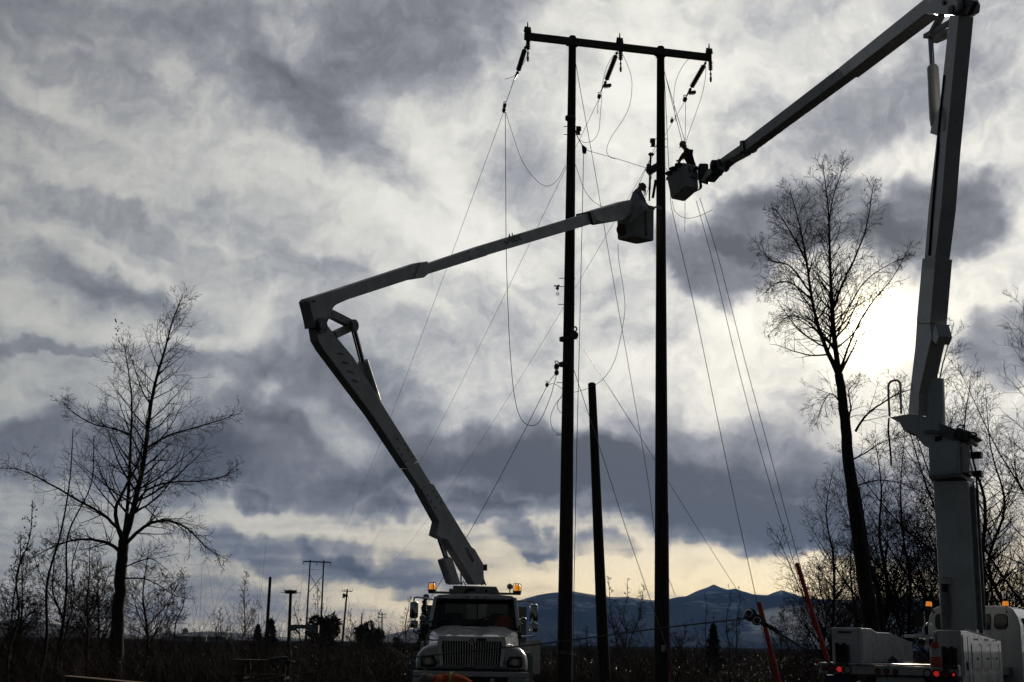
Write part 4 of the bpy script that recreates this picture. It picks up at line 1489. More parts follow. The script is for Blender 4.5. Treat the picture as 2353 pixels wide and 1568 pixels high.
# board at the lower left
A_, B_ = at(152, 1556, 30), at(330, 1572, 30)
o = thing('timber_board', Vector(((A_.x + B_.x) / 2, 30, 0)), 'reddish brown timber lid lying level at the bottom left corner', 'board')
MB().beam(A_, B_ + (B_ - A_) * .5, .5, .06).build('top_board', 'board', o, bevel=.006)
mb = MB()
mb.beam(A_ - Z * .20 + Vector((.05, 0, 0)), B_ + (B_ - A_) * .5 - Z * .20, .44, .32)
mb.build('side_board', 'board', o)
for f in (.05, .95):
    p = A_.lerp(B_ + (B_ - A_) * .5, f)
    MB().box((p.x, p.y, (p.z - .35) / 2), (.1, .4, p.z - .35)).build('leg', 'board', o)

# ---------------------------------------------------------------- people
def limb_body(name, joints, edges, root, mat, parent):
    """one continuous body grown over a skeleton: joints = name -> (position, radius)"""
    names = list(joints)
    me = bpy.data.meshes.new(name)
    q, org = parent, Vector((0, 0, 0))
    while q is not None:
        org += q.location
        q = q.parent
    me.from_pydata([tuple(Vector(joints[k][0]) - org) for k in names], [(names.index(a), names.index(b_)) for a, b_ in edges], [])
    ob = bpy.data.objects.new(name, me)
    COL.objects.link(ob)
    sk = ob.modifiers.new('skin', 'SKIN')
    sk.use_smooth_shade = True
    for i, k in enumerate(names):
        d = me.skin_vertices[0].data[i]
        rr = joints[k][1]
        d.radius = rr if hasattr(rr, '__len__') else (rr, rr)
        d.use_root = (k == root)
    sub = ob.modifiers.new('subsurf', 'SUBSURF')
    sub.levels = sub.render_levels = 2
    dg = bpy.context.evaluated_depsgraph_get()
    dg.update()
    new = bpy.data.meshes.new_from_object(ob.evaluated_get(dg))
    ob.modifiers.clear()
    ob.data = new
    new.materials.clear()
    new.materials.append(M[mat])
    ob.parent = parent
    return ob


def person(loc, label, facing, lean, crouch, arms, hat='hardhat', top='jacket', head_dip=.3, scale=1.0):
    """standing or bent worker: facing = angle of the chest, lean = forward bend, crouch = knee bend, arms = two hand targets (local)"""
    o = thing('person', loc, label, 'person')
    c, s_ = math.cos(facing), math.sin(facing)

    def W(x, y, z):                       # local x right, y forward, z up
        return Vector(loc) + Vector((x * c - y * s_, x * s_ + y * c, z)) * scale
    hipz = .93 - .42 * crouch
    hip = (0, -.10 * lean - .25 * crouch, hipz)
    L = .50
    ch = (0, hip[1] + math.sin(lean) * L * .62, hip[2] + math.cos(lean) * L * .62)
    sh = (0, hip[1] + math.sin(lean) * L, hip[2] + math.cos(lean) * L)
    nk = (0, sh[1] + math.sin(lean) * .10, sh[2] + math.cos(lean) * .09)
    hl = lean + head_dip
    hd = (0, nk[1] + math.sin(hl) * .15, nk[2] + math.cos(hl) * .15)
    th_ = tuple(nk[i] * .45 + hd[i] * .55 for i in range(3))
    J = {'throat': (W(*th_), .062), 'pelvis': (W(*hip), (.155, .125)), 'waist': (W(0, (hip[1] + ch[1]) / 2, (hip[2] + ch[2]) / 2), (.15, .115)), 'chest': (W(*ch), (.175, .125)),
         'collar': (W(*sh), (.13, .09)), 'neck': (W(*nk), .070)}
    E = [('pelvis', 'waist'), ('waist', 'chest'), ('chest', 'collar'), ('collar', 'neck'), ('neck', 'throat')]
    for sd, nm in ((-1, 'l'), (1, 'r')):
        fx = sd * .12
        J['hip' + nm] = (W(sd * .10, hip[1], hip[2] - .05), .10)
        J['knee' + nm] = (W(fx * 1.15, hip[1] + .10 + .38 * crouch, .49 - .05 * crouch), .070)
        J['ankle' + nm] = (W(fx, -.02, .09), .048)
        J['toe' + nm] = (W(fx * 1.1, .17, .045), .042)
        E += [('pelvis', 'hip' + nm), ('hip' + nm, 'knee' + nm), ('knee' + nm, 'ankle' + nm), ('ankle' + nm, 'toe' + nm)]
        shp = (sd * .19, sh[1], sh[2] - .01)
        hx = arms[0 if sd < 0 else 1]
        el_ = ((shp[0] + hx[0]) / 2 + sd * .09, (shp[1] + hx[1]) / 2, (shp[2] + hx[2]) / 2 - .10)
        J['sh' + nm] = (W(*shp), .072)
        J['el' + nm] = (W(*el_), .052)
        J['wr' + nm] = (W(*hx), .036)
        E += [('collar', 'sh' + nm), ('sh' + nm, 'el' + nm), ('el' + nm, 'wr' + nm)]
    limb_body('body', J, E, 'pelvis', top, o)
    for sd, nm in ((-1, 'l'), (1, 'r')):          # trousers follow the legs, gloves close on what is held
        kn, an, hp = J['knee' + nm][0], J['ankle' + nm][0], J['hip' + nm][0]
        MB().tube([hp, hp.lerp(kn, .5), kn, kn.lerp(an, .5), an + Vector((0, 0, .02))], [.112, .098, .082, .075, .07], 12).build('trouser_leg', 'trousers', o, smooth=True)
        mb = MB()
        wr, el_ = J['wr' + nm][0], J['el' + nm][0]
        d = (wr - el_).normalized()
        side = d.cross(Z).normalized()
        up = side.cross(d)
        Rm = Matrix((side, d, up)).transposed()
        mb.ell(wr + d * .05, (.042, .055, .02), Rm, 10, 6)
        for k, ln in enumerate((.072, .08, .076, .06)):
            a = wr + d * .09 + side * (.03 - .02 * k)
            mb.tube([a, a + d * ln * .45 - up * .008, a + d * ln * .75 - up * .030, a + d * ln * .7 - up * .052], [.0105, .010, .009, .007], 6)
        a = wr + d * .04 + side * .042 * -sd
        mb.tube([a, a + d * .03 + side * .022 * -sd - up * .01, a + d * .055 + side * .018 * -sd - up * .03], [.012, .011, .009], 6)
        mb.build('hand', 'skin', o, smooth=True)
    hc = W(*hd)
    fwd = (W(hd[0], hd[1] + math.cos(hl), hd[2] - math.sin(hl)) - hc).normalized()
    rt = (W(hd[0] + 1, hd[1], hd[2]) - hc).normalized()
    upv = rt.cross(fwd)
    Rm = Matrix((rt, fwd, upv)).transposed()
    mb = MB()
    mb.ell(hc, (.078, .098, .118), Rm, 16, 12)
    mb.ell(hc + fwd * .098 - upv * .01, (.013, .018, .026), Rm, 8, 6)
    mb.ell(hc + fwd * .055 - upv * .075, (.05, .042, .038), Rm, 10, 8)
    for sd in (-1, 1):
        mb.ell(hc + rt * sd * .08 - upv * .005, (.012, .025, .034), Rm, 8, 6)
        mb.ell(hc + rt * sd * .032 + fwd * .083 + upv * .022, (.014, .012, .009), Rm, 8, 6)
    mb.build('head', 'skin', o, smooth=True)
    mb = MB()
    n = 18
    rings = []
    for zz, rr, ry in ((.028, .122, .148), (.036, .118, .142), (.042, .098, .122), (.09, .094, .118), (.13, .074, .094), (.155, .04, .05), (.162, .004, .004)):
        rings.append([hc + rt * rr * math.cos(2 * math.pi * i / n) + fwd * (ry * math.sin(2 * math.pi * i / n) + (.035 if zz < .04 and math.sin(2 * math.pi * i / n) > .3 else 0)) + upv * zz
                      for i in range(n)])
    mb.loft(rings)
    mb.tube([hc - fwd * .11 + upv * .12, hc + upv * .168, hc + fwd * .11 + upv * .125], .012, 6)
    mb.build('hard_hat', hat, o, smooth=True)
    return o, W, J


# ---------------------------------------------------------------- white bucket truck facing the camera
YB = 27.0


def C(cx, cy, Y):
    return S(940 + cx / 4.9, 1346 + cy / 4.9, Y)


X0 = C(1036, 1200, YB).x


def zc(cy, Y):
    return C(1036, cy, Y).z


truck = thing('bucket_truck', Vector((X0, YB + 3.5, 0)), 'white bucket truck facing us with chrome grille and two amber beacons', 'truck')


def mir(fn):
    for sg in (-1, 1):
        fn(sg)


def poly_front(pts, Y):
    return [Vector((X0 + x, Y, z)) for x, z in pts]


pm = 587.0                                           # crop pixels per metre at the grille


def fx(cx):
    return (cx - 1036) / pm


zgt, zgb = zc(1080, 27.1), zc(1375, 27.1)
zh0, zh1 = zc(1032, 27.1), zc(925, 28.5)
# hood
rings = []
for Y, hw, ze, zt_ in ((27.10, .63, zh0 - .06, zh0), (27.16, .66, zh0 - .03, zh0 + .03), (27.5, .72, zh0 + .02, zh0 + .075), (28.0, .82, (zh0 + zh1) / 2 + .02, (zh0 + zh1) / 2 + .08),
                       (28.52, .93, zh1 - .02, zh1 + .05)):
    rings.append([Vector((X0 + x, Y, z)) for x, z in ((-hw - .03, 1.2), (-hw, ze - .10), (-hw * .96, ze - .02), (-hw * .7, zt_ - .005), (-hw * .34, zt_ + .008), (-hw * .26, zt_ - .012), (0, zt_ - .005),
                                                      (hw * .26, zt_ - .012), (hw * .34, zt_ + .008), (hw * .7, zt_ - .005), (hw * .96, ze - .02), (hw, ze - .10), (hw + .03, 1.2))])
mb = MB().loft(rings, closed=True)
mb.build('hood', 'paint', truck, smooth=True)
# grille: chrome surround, dark backing and the bars
gw0, gw1 = .585, .60
outer = [(-gw0 - .08, zgt + .10), (gw0 + .08, zgt + .10), (gw1 + .09, zgt - .1), (gw1 + .02, zgb - .03), (-gw1 - .02, zgb - .03), (-gw1 - .09, zgt - .1)]
inner = [(-gw0, zgt), (gw0, zgt), (gw0 + .01, zgt - .1), (gw0 - .03, zgb), (-gw0 + .03, zgb), (-gw0 - .01, zgt - .1)]
mb = MB()
n = 6
for i in range(n):
    j = (i + 1) % n
    a = poly_front([outer[i], outer[j], inner[j], inner[i]], 27.02)
    mb.prism(a, (0, .10, 0))
gs = mb.build('grille', 'trim', truck, bevel=.008)
MB().prism(poly_front([(x, z) for x, z in inner], 27.09), (0, .03, 0)).build('grille_backing', 'black', gs)
for k in range(22):
    f = (k + .5) / 22
    xt = -gw0 + .02 + f * (2 * gw0 - .04)
    xb = xt * .95
    MB().beam((X0 + xt, 27.05, zgt), (X0 + xb, 27.05, zgb), .014 if k not in (10, 11) else .018, .03, Vector((0, 1, 0))).build('grille_bar', 'trim', gs)
# emblem and name plate on the grille header
ez = zc(1072, 27.0)
d0, d1 = .085, .058
mb = MB()
dp = [(0, d0 * 1.02), (d0, 0), (0, -d0), (-d0, 0)]
di = [(0, d1), (d1, 0), (0, -d1), (-d1, 0)]
for i in range(4):
    j = (i + 1) % 4
    mb.prism([Vector((X0 + p[0], 26.985, ez + p[1])) for p in (dp[i], dp[j], di[j], di[i])], (0, .03, 0))
em = mb.build('emblem', 'chrome', truck)
mb = MB()
mb.prism([Vector((X0 + x, 26.995, ez + z)) for x, z in di], (0, .015, 0))
mb.build('emblem_ground', 'darkdecal', em)
mb = MB()
mb.box((X0, 26.988, ez + .012), (.014, .008, .055))
mb.prism([Vector((X0 + x, 26.985, ez + z)) for x, z in ((-.030, .012), (0, -.03), (.030, .012), (.020, .016), (0, -.008), (-.020, .016))], (0, .008, 0))
mb.build('emblem_mark', 'chrome', em)
MB().box((X0 + .19, 27.0, zc(1055, 27.0)), (.19, .03, .05)).build('name_plate', 'black', truck)
# fenders, headlights
for sg in (-1, 1):
    zf = zc(1125, 27.3)
    z0_ = zc(1415, 27.3)
    mb = MB()
    rings = []
    for Y, k in ((27.10, .84), (27.14, .93), (27.25, .985), (27.5, 1.0), (28.0, 1.0), (28.45, .96), (28.75, .84)):
        zz = z0_ + (zf - z0_) * (k if Y < 28.2 else k * .93)
        xo = .66 + (1.12 - .66) * (k * .5 + .5)
        rings.append([Vector((X0 + sg * x, Y, z)) for x, z in ((.60, z0_), (.60, zz + .02), (.72, zz + .035), (.86, zz + .01), (.98, zz - .055), (xo - .035, zz - .17), (xo, zz - .30), (xo, z0_))])
    mb.loft(rings)
    fo = mb.build('fender', 'paint', truck, smooth=True)
    hx0, hx1, hz0, hz1 = .70, .985, zc(1378, 27.1), zc(1268, 27.1)
    mb = MB()
    mb.prism([Vector((X0 + sg * x, 27.065, z)) for x, z in ((hx0 - .02, hz0 + .06), (hx0 + .02, hz0 - .02), (hx1, hz0 - .025), (hx1 + .025, hz0 + .03), (hx1 + .02, hz1), (hx1 - .03, hz1 + .025), (hx0 + .05, hz1 + .02))], (0, .12, 0))
    hl = mb.build('headlight', 'black', truck, bevel=.015)
    mb = MB()
    mb.prism([Vector((X0 + sg * x, 27.045, z)) for x, z in ((hx0 + .03, hz0 + .06), (hx0 + .06, hz0 + .015), (hx1 - .02, hz0 + .01), (hx1 - .005, hz1 - .02), (hx0 + .09, hz1 - .01))], (0, .03, 0))
    mb.build('headlight_lens', 'lens', hl, bevel=.012)
    mb = MB()
    disc(mb, (X0 + sg * .86, 27.035, (hz0 + hz1) / 2), (0, 1, 0), .065, .015)
    mb.build('lamp_bowl', 'chrome', hl)
    # splash flare behind the fender and the front wheel
    mb = MB()
    rings = []
    for Y, k in ((27.75, .9), (27.85, 1), (28.5, 1), (28.65, .9)):
        rings.append([Vector((X0 + sg * x, Y, z)) for x, z in ((1.05, .8), (1.05, zf - .12), (1.16, zf - .13), (1.225, zf - .22), (1.24, .8))])
    mb.loft(rings)
    mb.build('fender_flare', 'grey_steel', truck, smooth=True)
    for Yw_, nm in ((28.0, 'front'), (33.3, 'rear')):
        ww = .30 if nm == 'front' else .56
        xc = X0 + sg * (.95 if nm == 'front' else .93)
        mb = MB()
        a = Vector((xc - ww / 2, Yw_, .5))
        b_ = Vector((xc + ww / 2, Yw_, .5))
        mb.tube([a, a + Vector((.03, 0, 0)), b_ - Vector((.03, 0, 0)), b_], [.46, .5, .5, .46], 26)
        wo = mb.build('wheel', 'rubber', truck, smooth=True)
        mb = MB()
        mb.tube([Vector((xc + sg * (ww / 2 - .02), Yw_, .5)), Vector((xc + sg * (ww / 2 + .012), Yw_, .5))], [.28, .26], 20)
        mb.cyl(Vector((xc + sg * ww / 2, Yw_, .5)), Vector((xc + sg * (ww / 2 + .07), Yw_, .5)), .10)
        mb.build('rim', 'chrome', wo)
# bumper with its openings, plate and hitch
zb1, zb0 = zc(1440, 26.85), .50
mb = MB()
secs = [(-1.12, -.44), (.36, .47), (.70, 1.12)]
yb = 26.78
mb.box((X0, yb + .02, zb1 - .05), (2.26, .16, .10))
mb.box((X0, yb + .02, zb0 + .08), (2.26, .16, .16))
for a, b_ in ((-1.13, -.76), (.38, .48), (.72, 1.13)):
    mb.box((X0 + (a + b_) / 2, yb + .022, (zb0 + zb1) / 2), (b_ - a, .154, zb1 - zb0 - .25))
bo = mb.build('bumper', 'paint', truck, bevel=.012)
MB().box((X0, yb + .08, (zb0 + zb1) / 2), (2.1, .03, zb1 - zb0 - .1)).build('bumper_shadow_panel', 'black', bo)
MB().box((X0, 26.98, zc(1418, 26.95)), (2.14, .12, .045)).build('bumper_gap_shade', 'black', truck)  # black bar stands in for the shade in the gap above the bumper
MB().box((X0, 27.05, zc(1393, 27.05)), (1.34, .14, .07)).build('valance', 'grey_steel', truck, bevel=.01)
MB().box((X0 - .05, 26.985, zc(1398, 27.0)), (.27, .02, .022)).build('red_reflector_strip', 'reddecal', truck)
MB().box((X0 + fx(1555), yb - .07, zc(1530, 26.8)), (.27, .012, .13)).build('number_plate', 'plate', truck)
mb = MB()
mb.box((X0 + fx(1380), yb - .08, zc(1540, 26.8)), (.2, .05, .12))
mb.build('fog_lamp', 'black', truck, bevel=.01)
# cab
YW0, YW1 = 28.52, 29.05
zw0, zw1 = zc(915, YW0), zc(578, YW1)
zr = zc(532, 29.2)
hw0, hw1 = .945, .855
mb = MB()
cabr = [(28.55, hw0 + .02, .95, zw0 - .02), (28.9, hw0 + .02, .95, zw0 + .02)]
# lower cab and doors
mb.box((X0, 29.5, (.95 + zw0) / 2), (2 * hw0 + .06, 1.85, zw0 - .95))
cab = mb.build('cab', 'paint', truck, bevel=.03)
# posts, header and roof
for sg in (-1, 1):
    MB().beam((X0 + sg * hw0, YW0 + .03, zw0 - .03), (X0 + sg * hw1, YW1 + .03, zw1 + .03), .075, .09, Vector((0, 1, 0))).build('windshield_post', 'paint', cab, bevel=.012)
    MB().beam((X0 + sg * (hw0 - .01), 30.38, zw0 - .03), (X0 + sg * (hw1 + .02), 30.34, zw1 + .03), .08, .12, Vector((0, 1, 0))).build('rear_post', 'paint', cab)
    MB().prism([Vector((X0 + sg * hw0, YW0 + .1, zw0)), Vector((X0 + sg * (hw1 + .01), YW1 + .08, zw1)), Vector((X0 + sg * (hw1 + .02), 30.3, zw1)), Vector((X0 + sg * hw0, 30.3, zw0))], (-sg * .012, 0, 0)).build('side_window', 'glass', cab)
rings = []
for Y, k, zt_ in ((28.95, .90, zw1 + .045), (29.0, .97, zw1 + .10), (29.15, 1.0, zr - .01), (29.8, 1.0, zr + .03), (30.35, .98, zr), (30.45, .9, zr - .08)):
    hw = (hw1 + .03) * k
    rings.append([Vector((X0 + x, Y, z)) for x, z in ((-hw, zw1 + .01), (-hw, zt_ - .06), (-hw + .07, zt_ - .015), (-hw * .5, zt_ + .012), (0, zt_ + .02), (hw * .5, zt_ + .012), (hw - .07, zt_ - .015), (hw, zt_ - .06), (hw, zw1 + .01))])
MB().loft(rings).build('roof', 'paint', cab, smooth=True)
MB().beam((X0 - hw1, YW1 - .01, zw1 + .02), (X0 + hw1, YW1 - .01, zw1 + .02), .06, .05).build('windshield_header', 'black', cab)
MB().beam((X0 - hw0, YW0 - .01, zw0 - .015), (X0 + hw0, YW0 - .01, zw0 - .015), .10, .05).build('cowl', 'black', cab)
for cx in (655, 960, 1065, 1170, 1470):
    MB().ell((X0 + (cx - 1048) / 545, 28.97 + (abs(cx - 1065) / 400) ** 2 * .03, zc(546 if 700 < cx < 1400 else 556, 28.97)), (.055, .05, .022), None, 12, 8).build('clearance_light', 'clearance', cab, smooth=True)
# windscreen glass, a real pane with the cab seen through it
gm = bpy.data.materials.new('windscreen_glass')
gm.use_nodes = True
gm.node_tree.nodes.clear()
q = G(gm.node_tree)
mo = q.n('ShaderNodeOutputMaterial')
tr = q.n('ShaderNodeBsdfTransparent')
tr.inputs[0].default_value = (.86, .90, .88, 1)
gl = q.n('ShaderNodeBsdfGlossy')
gl.inputs[1].default_value = .03
fr = q.n('ShaderNodeFresnel')
fr.inputs[0].default_value = 1.45
mx = q.n('ShaderNodeMixShader')
gm.node_tree.links.new(fr.outputs[0], mx.inputs[0])
gm.node_tree.links.new(tr.outputs[0], mx.inputs[1])
gm.node_tree.links.new(gl.outputs[0], mx.inputs[2])
gm.node_tree.links.new(mx.outputs[0], mo.inputs[0])
M['windscreen'] = gm
wq = [Vector((X0 - hw0 + .03, YW0 + .02, zw0)), Vector((X0 + hw0 - .03, YW0 + .02, zw0)), Vector((X0 + hw1 - .03, YW1 + .02, zw1)), Vector((X0 - hw1 + .03, YW1 + .02, zw1))]
MB().add(wq, [(0, 1, 2, 3)]).build('windscreen', 'windscreen', cab)
MB().box((X0, 30.95, (1.2 + zw1) / 2), (1.55, .05, zw1 - 1.25)).build('sky_block_panel', 'grey_steel', truck)  # panel added behind the rear window to keep bright sky out of it
# cab inside
MB().box((X0, 28.85, zw0 - .02), (1.75, .5, .10)).build('dashboard', 'black', cab, bevel=.03)
mb = MB()
zwr0, zwr1 = zc(815, 30.4), zc(615, 30.4)
hwr = .70
mb.box((X0, 30.42, (zw0 + zwr0) / 2), (1.82, .05, zwr0 - zw0))
mb.box((X0, 30.42, (zw1 + zwr1) / 2 + .02), (1.82, .05, zw1 - zwr1 + .04))
for sg in (-1, 1):
    mb.box((X0 + sg * (hwr + .91) / 2, 30.42, (zwr0 + zwr1) / 2), (.91 - hwr, .05, zwr1 - zwr0))
mb.build('rear_wall', 'black', cab)
MB().add([Vector((X0 + x, 30.40, z)) for x, z in ((-hwr, zwr0), (hwr, zwr0), (hwr, zwr1), (-hwr, zwr1))], [(0, 1, 2, 3)]).build('rear_window', 'windscreen', cab)
MB().box((X0 + .02, 30.36, (zwr0 + zwr1) / 2), (.03, .02, zwr1 - zwr0)).build('window_divider', 'black', cab)
for x in (-.48, .50):
    mb = MB()
    c = Vector((X0 + x, 29.75, zw0 + .02))
    mb.loft([[c + Vector((sx * w * .5, dy, z)) for sx, dy in ((-1, -.07), (-.8, -.1), (.8, -.1), (1, -.07), (1, .07), (-1, .07))] for z, w in ((-.5, .50), (.05, .48), (.22, .42), (.30, .30))])
    mb.build('seat', 'black', cab, smooth=True)
MB().tube([Vector((X0 + .50 + .2 * math.cos(a), 29.05 + .09 * math.sin(a), zw0 + .08 + .16 * math.sin(a))) for a in (2 * math.pi * i / 20 for i in range(21))], .016, 6).build('steering_wheel', 'black', cab)
MB().box((X0 + (905 - 1048) / 545, 29.02, zc(665, 29.02)), (.10, .006, .10)).build('permit_sticker', 'canvas', cab)
MB().box((X0 + (945 - 1048) / 545, 29.02, zc(675, 29.02)), (.05, .006, .05)).build('permit_sticker', 'canvas', cab)
cv = Vector((X0 + (1395 - 1050) / 552, 28.86, zc(868, 28.86)))
o = thing('safety_vest', cv, 'orange safety vest bundled on the dashboard behind the windscreen', 'vest')
mb = MB()
mb.ell(cv + Z * .02, (.20, .13, .17), None, 18, 12)
mb.ell(cv + Vector((-.08, -.02, -.04)), (.14, .11, .10), None, 14, 8)
mb.ell(cv + Vector((.1, 0, -.05)), (.13, .11, .10), None, 14, 8)
mb.build('vest_cloth', 'orange', o, smooth=True)
for xo in (-.45, .40):
    mb = MB()
    pa = Vector((X0 + xo, YW0 - .03, zw0 + .02))
    mb.beam(pa, pa + Vector((-.38, .10, .12)), .02, .02)
    mb.beam(pa + Vector((-.60, .06, .05)), pa + Vector((-.12, .16, .20)), .018, .03)
    mb.build('wiper', 'black', cab)
# mirrors
for sg, cx0, cx1, a0_, a1_, b0_, b1_ in ((-1, 300, 393, 602, 805, 826, 920), (1, 1730, 1828, 632, 848, 858, 968)):
    Y = 28.75
    for nm, ca, cb in (('mirror', a0_, a1_), ('convex_mirror', b0_, b1_)):
        p0, p1 = C(cx0, ca, Y), C(cx1, cb, Y)
        c = (p0 + p1) / 2
        mb = MB()
        w, h = abs(p1.x - p0.x), abs(p0.z - p1.z)
        rings = []
        for dy, k in ((-.07, .55), (-.055, .85), (-.01, 1), (.03, 1)):
            rings.append([c + Vector((sx * w / 2 * k, dy, sz * h / 2 * (k * .4 + .6))) for sx, sz in ((-.7, -1), (.7, -1), (1, -.8), (1, .8), (.7, 1), (-.7, 1), (-1, .8), (-1, -.8))])
        mb.loft(rings)
        mo_ = mb.build(nm, 'chrome', truck, smooth=True)
        MB().box(c + Vector((0, .036, 0)), (w * .88, .008, h * .9)).build('mirror_glass', 'glass', mo_)
    xa = X0 + sg * (hw1 + .03)
    top = C((cx0 + cx1) / 2, a0_ - 2, Y)
    MB().tube(smooth_path([Vector((xa, 29.0, zw1 - .02)), Vector((top.x - sg * .05, Y + .02, zw1 - .02 + (.04 if sg < 0 else .0))), Vector((top.x, Y, top.z + .03)), top], 6), .018, 6).build('mirror_arm', 'chrome', truck)
    bot = C((cx0 + cx1) / 2, b1_, Y)
    MB().tube(smooth_path([bot, bot - Z * .07, bot - Z * .09 - Vector((sg * .1, 0, 0)), Vector((X0 + sg * .98, 28.8, bot.z - .09))], 6), .016, 6).build('mirror_arm', 'chrome', truck)
    MB().tube([top + Vector((-sg * .02, .04, 0)), bot + Vector((-sg * .02, .04, 0))], .016, 6).build('mirror_post', 'black', truck)
# spot and fender mirrors, work lamps
for nm, cx, cy, r, Y, mt in (('spot_mirror', 450, 802, .068, 28.65, 'chrome'), ('spot_mirror', 1655, 830, .072, 28.65, 'chrome'), ('work_lamp', 492, 552, .07, 29.0, 'grey_steel'),
                             ('work_lamp', 1494, 425, .068, 30.6, 'grey_steel'), ('work_lamp', 788, 470, .045, 30.6, 'grey_steel')):
    c = C(cx, cy, Y)
    mb = MB()
    mb.ell(c, (r, r * .7, r), None, 18, 12)
    lo = mb.build(nm, mt, truck, smooth=True)
    mb = MB()
    disc(mb, c - Vector((0, r * .62, 0)), (0, -1, 0), r * .8, .012)
    mb.build('lamp_face', 'lens', lo)
    e = c + (Vector((-math.copysign(.2, c.x - X0), .1, .0)) if nm == 'spot_mirror' else Vector((0, .02, -.14)))
    MB().tube([c, e], .014, 6).build('stalk', 'black', lo)
c = C(478, 925, 27.9)
mb = MB()
mb.box(c, (.17, .09, .19))
fm = mb.build('fender_mirror', 'black', truck, bevel=.02)
MB().tube([c - Z * .08, C(478, 1150, 27.9)], .017, 6).build('stalk', 'black', fm)
MB().cyl(C(478, 1170, 27.9), C(478, 1140, 27.9), .055, .03).build('stalk_base', 'black', fm)
c = C(1608, 1010, 27.9)
mb = MB()
mb.tube([C(1605, 885, 27.9), C(1608, 1125, 27.9)], .017, 6)
mb.box(c, (.07, .05, .12))
mb.build('fender_post', 'black', truck)
MB().tube(smooth_path([C(510, 1035, 27.7), C(545, 1062, 27.5), C(610, 1064, 27.35), C(650, 1058, 27.25)]), .014, 6).build('hood_latch', 'rubber', truck)
# light bar, beacons
YL_ = 30.65
MB().beam(C(522, 492, YL_), C(830, 500, YL_), .10, .05).build('light_bar', 'grey_steel', truck)
MB().beam(C(1330, 508, YL_), C(1622, 513, YL_), .10, .05).build('light_bar', 'grey_steel', truck)
for cx0, cx1, cy0, cy1 in ((524, 602, 386, 466), (1538, 1622, 402, 484)):
    a, b_ = C((cx0 + cx1) / 2, cy1, YL_), C((cx0 + cx1) / 2, cy0, YL_)
    hwb = (cx1 - cx0) / 2 / 515
    H = (b_ - a).z
    mb = MB()
    mb.tube([a, a + Z * H * .12, a + Z * H * .85, a + Z * H], [hwb * 1.02, hwb, hwb * .82, hwb * .55], 18)
    be = mb.build('beacon', 'amber', truck, smooth=True)
    mb = MB()
    mb.cyl(a - Z * .05, a + Z * .015, hwb * 1.15, n=18)
    mb.cyl(a, a + Z * H * .8, .012)
    mb.build('beacon_base', 'black', be)
    mb = MB()
    for k in range(4):
        an = math.pi * k / 2 + .4
        dv = Vector((math.cos(an), math.sin(an), 0)) * hwb * 1.22
        mb.tube([a + dv - Z * .02, a + dv + Z * H * .95, a + dv * .8 + Z * (H + .02), a + Z * (H + .025)], .008, 5)
    mb.build('beacon_cage', 'steel', be)
# frame and service body behind the cab
for sg in (-1, 1):
    MB().box((X0 + sg * .42, 31.2, .82), (.09, 7.4, .25)).build('frame_rail', 'steel', truck)
    zt_ = zc(690, 31.0) if sg > 0 else zc(720, 31.0)
    mb = MB()
    mb.box((X0 + sg * 1.02, 32.6, (.75 + 1.55) / 2), (.42, 4.3, .95))
    sb = mb.build('service_body', 'paint', truck, bevel=.015)
    for k in range(3):
        MB().box((X0 + sg * 1.235, 31.2 + k * 1.4, 1.15), (.02, 1.25, .78)).build('locker_door', 'paint', sb)
    MB().box((X0 + sg * .98, 30.85, 1.95), (.30, .55, .95)).build('hose_locker', 'grey_steel', truck, bevel=.01)
MB().box((X0, 32.7, 1.08), (1.65, 4.2, .06)).build('deck', 'steel', truck)
MB().box((X0 + 1.30, 30.9, 1.32), (.30, .5, .75)).build('tool_locker', 'paint', truck, bevel=.01)
# pedestal and turntable
YP = 31.2
mb = MB()
mb.prism([C(800, 520, YP - .45), C(1382, 520, YP - .45), C(1332, 425, YP - .45), C(815, 412, YP - .45)], (0, .95, 0))
tt_ = mb.build('turntable', 'grey_steel', truck, bevel=.012)
zt0 = zc(520, YP)
MB().tube([Vector((X0, YP, 1.0)), Vector((X0, YP, zt0))], .36, 20).build('pedestal', 'paint', truck, smooth=True)
MB().box(C(1212, 478, YP - .46), (.055, .02, .06)).build('valve_cover', 'black', tt_)
mb = MB()
mb.tube(smooth_path([C(960, 505, YP - .5), C(985, 470, YP - .55), C(1040, 460, YP - .55), C(1075, 462, YP - .5)]), .035, 6)
mb.build('hydraulic_hose', 'rubber', tt_)
for cx in (938, 1182):
    mb = MB()
    mb.tube([C(cx - 28, 408, YP - .4), C(cx, 358, YP - .4), C(cx + 28, 408, YP - .4)], .016, 5)
    mb.build('lifting_eye', 'black', tt_)
mb = MB()
mb.tube([C(910, 400, YP), C(910, 165, YP)], .018, 5)
mb.tube(smooth_path([C(910, 290, YP), C(925, 265, YP), C(955, 262, YP), C(968, 290, YP), C(968, 380, YP)]), .014, 5)
mb.build('grab_rail', 'black', tt_)

# the two booms lie in one upright plane that runs from the turntable to the bucket
BK = S(1548, 545, 38.0)                               # bucket
BP = S(1165, 1400, YP)                                # heel of the boom
bd = Vector((BK.x - BP.x, BK.y - BP.y, 0)).normalized()
bn = Vector((bd.y, -bd.x, 0))                         # side of the boom turned to the camera
BO = BP + bn * .22


def bp(x, y, off=0.0):
    return on_plane(x, y, BO + bn * off, bn)


def b6(cx, cy, off=0.0):
    return bp(900 + cx / 3.646, 1000 + cy / 3.646, off)


def b5(cx, cy, off=0.0):
    return bp(720 + cx / 4.6133, 660 + cy / 4.6133, off)


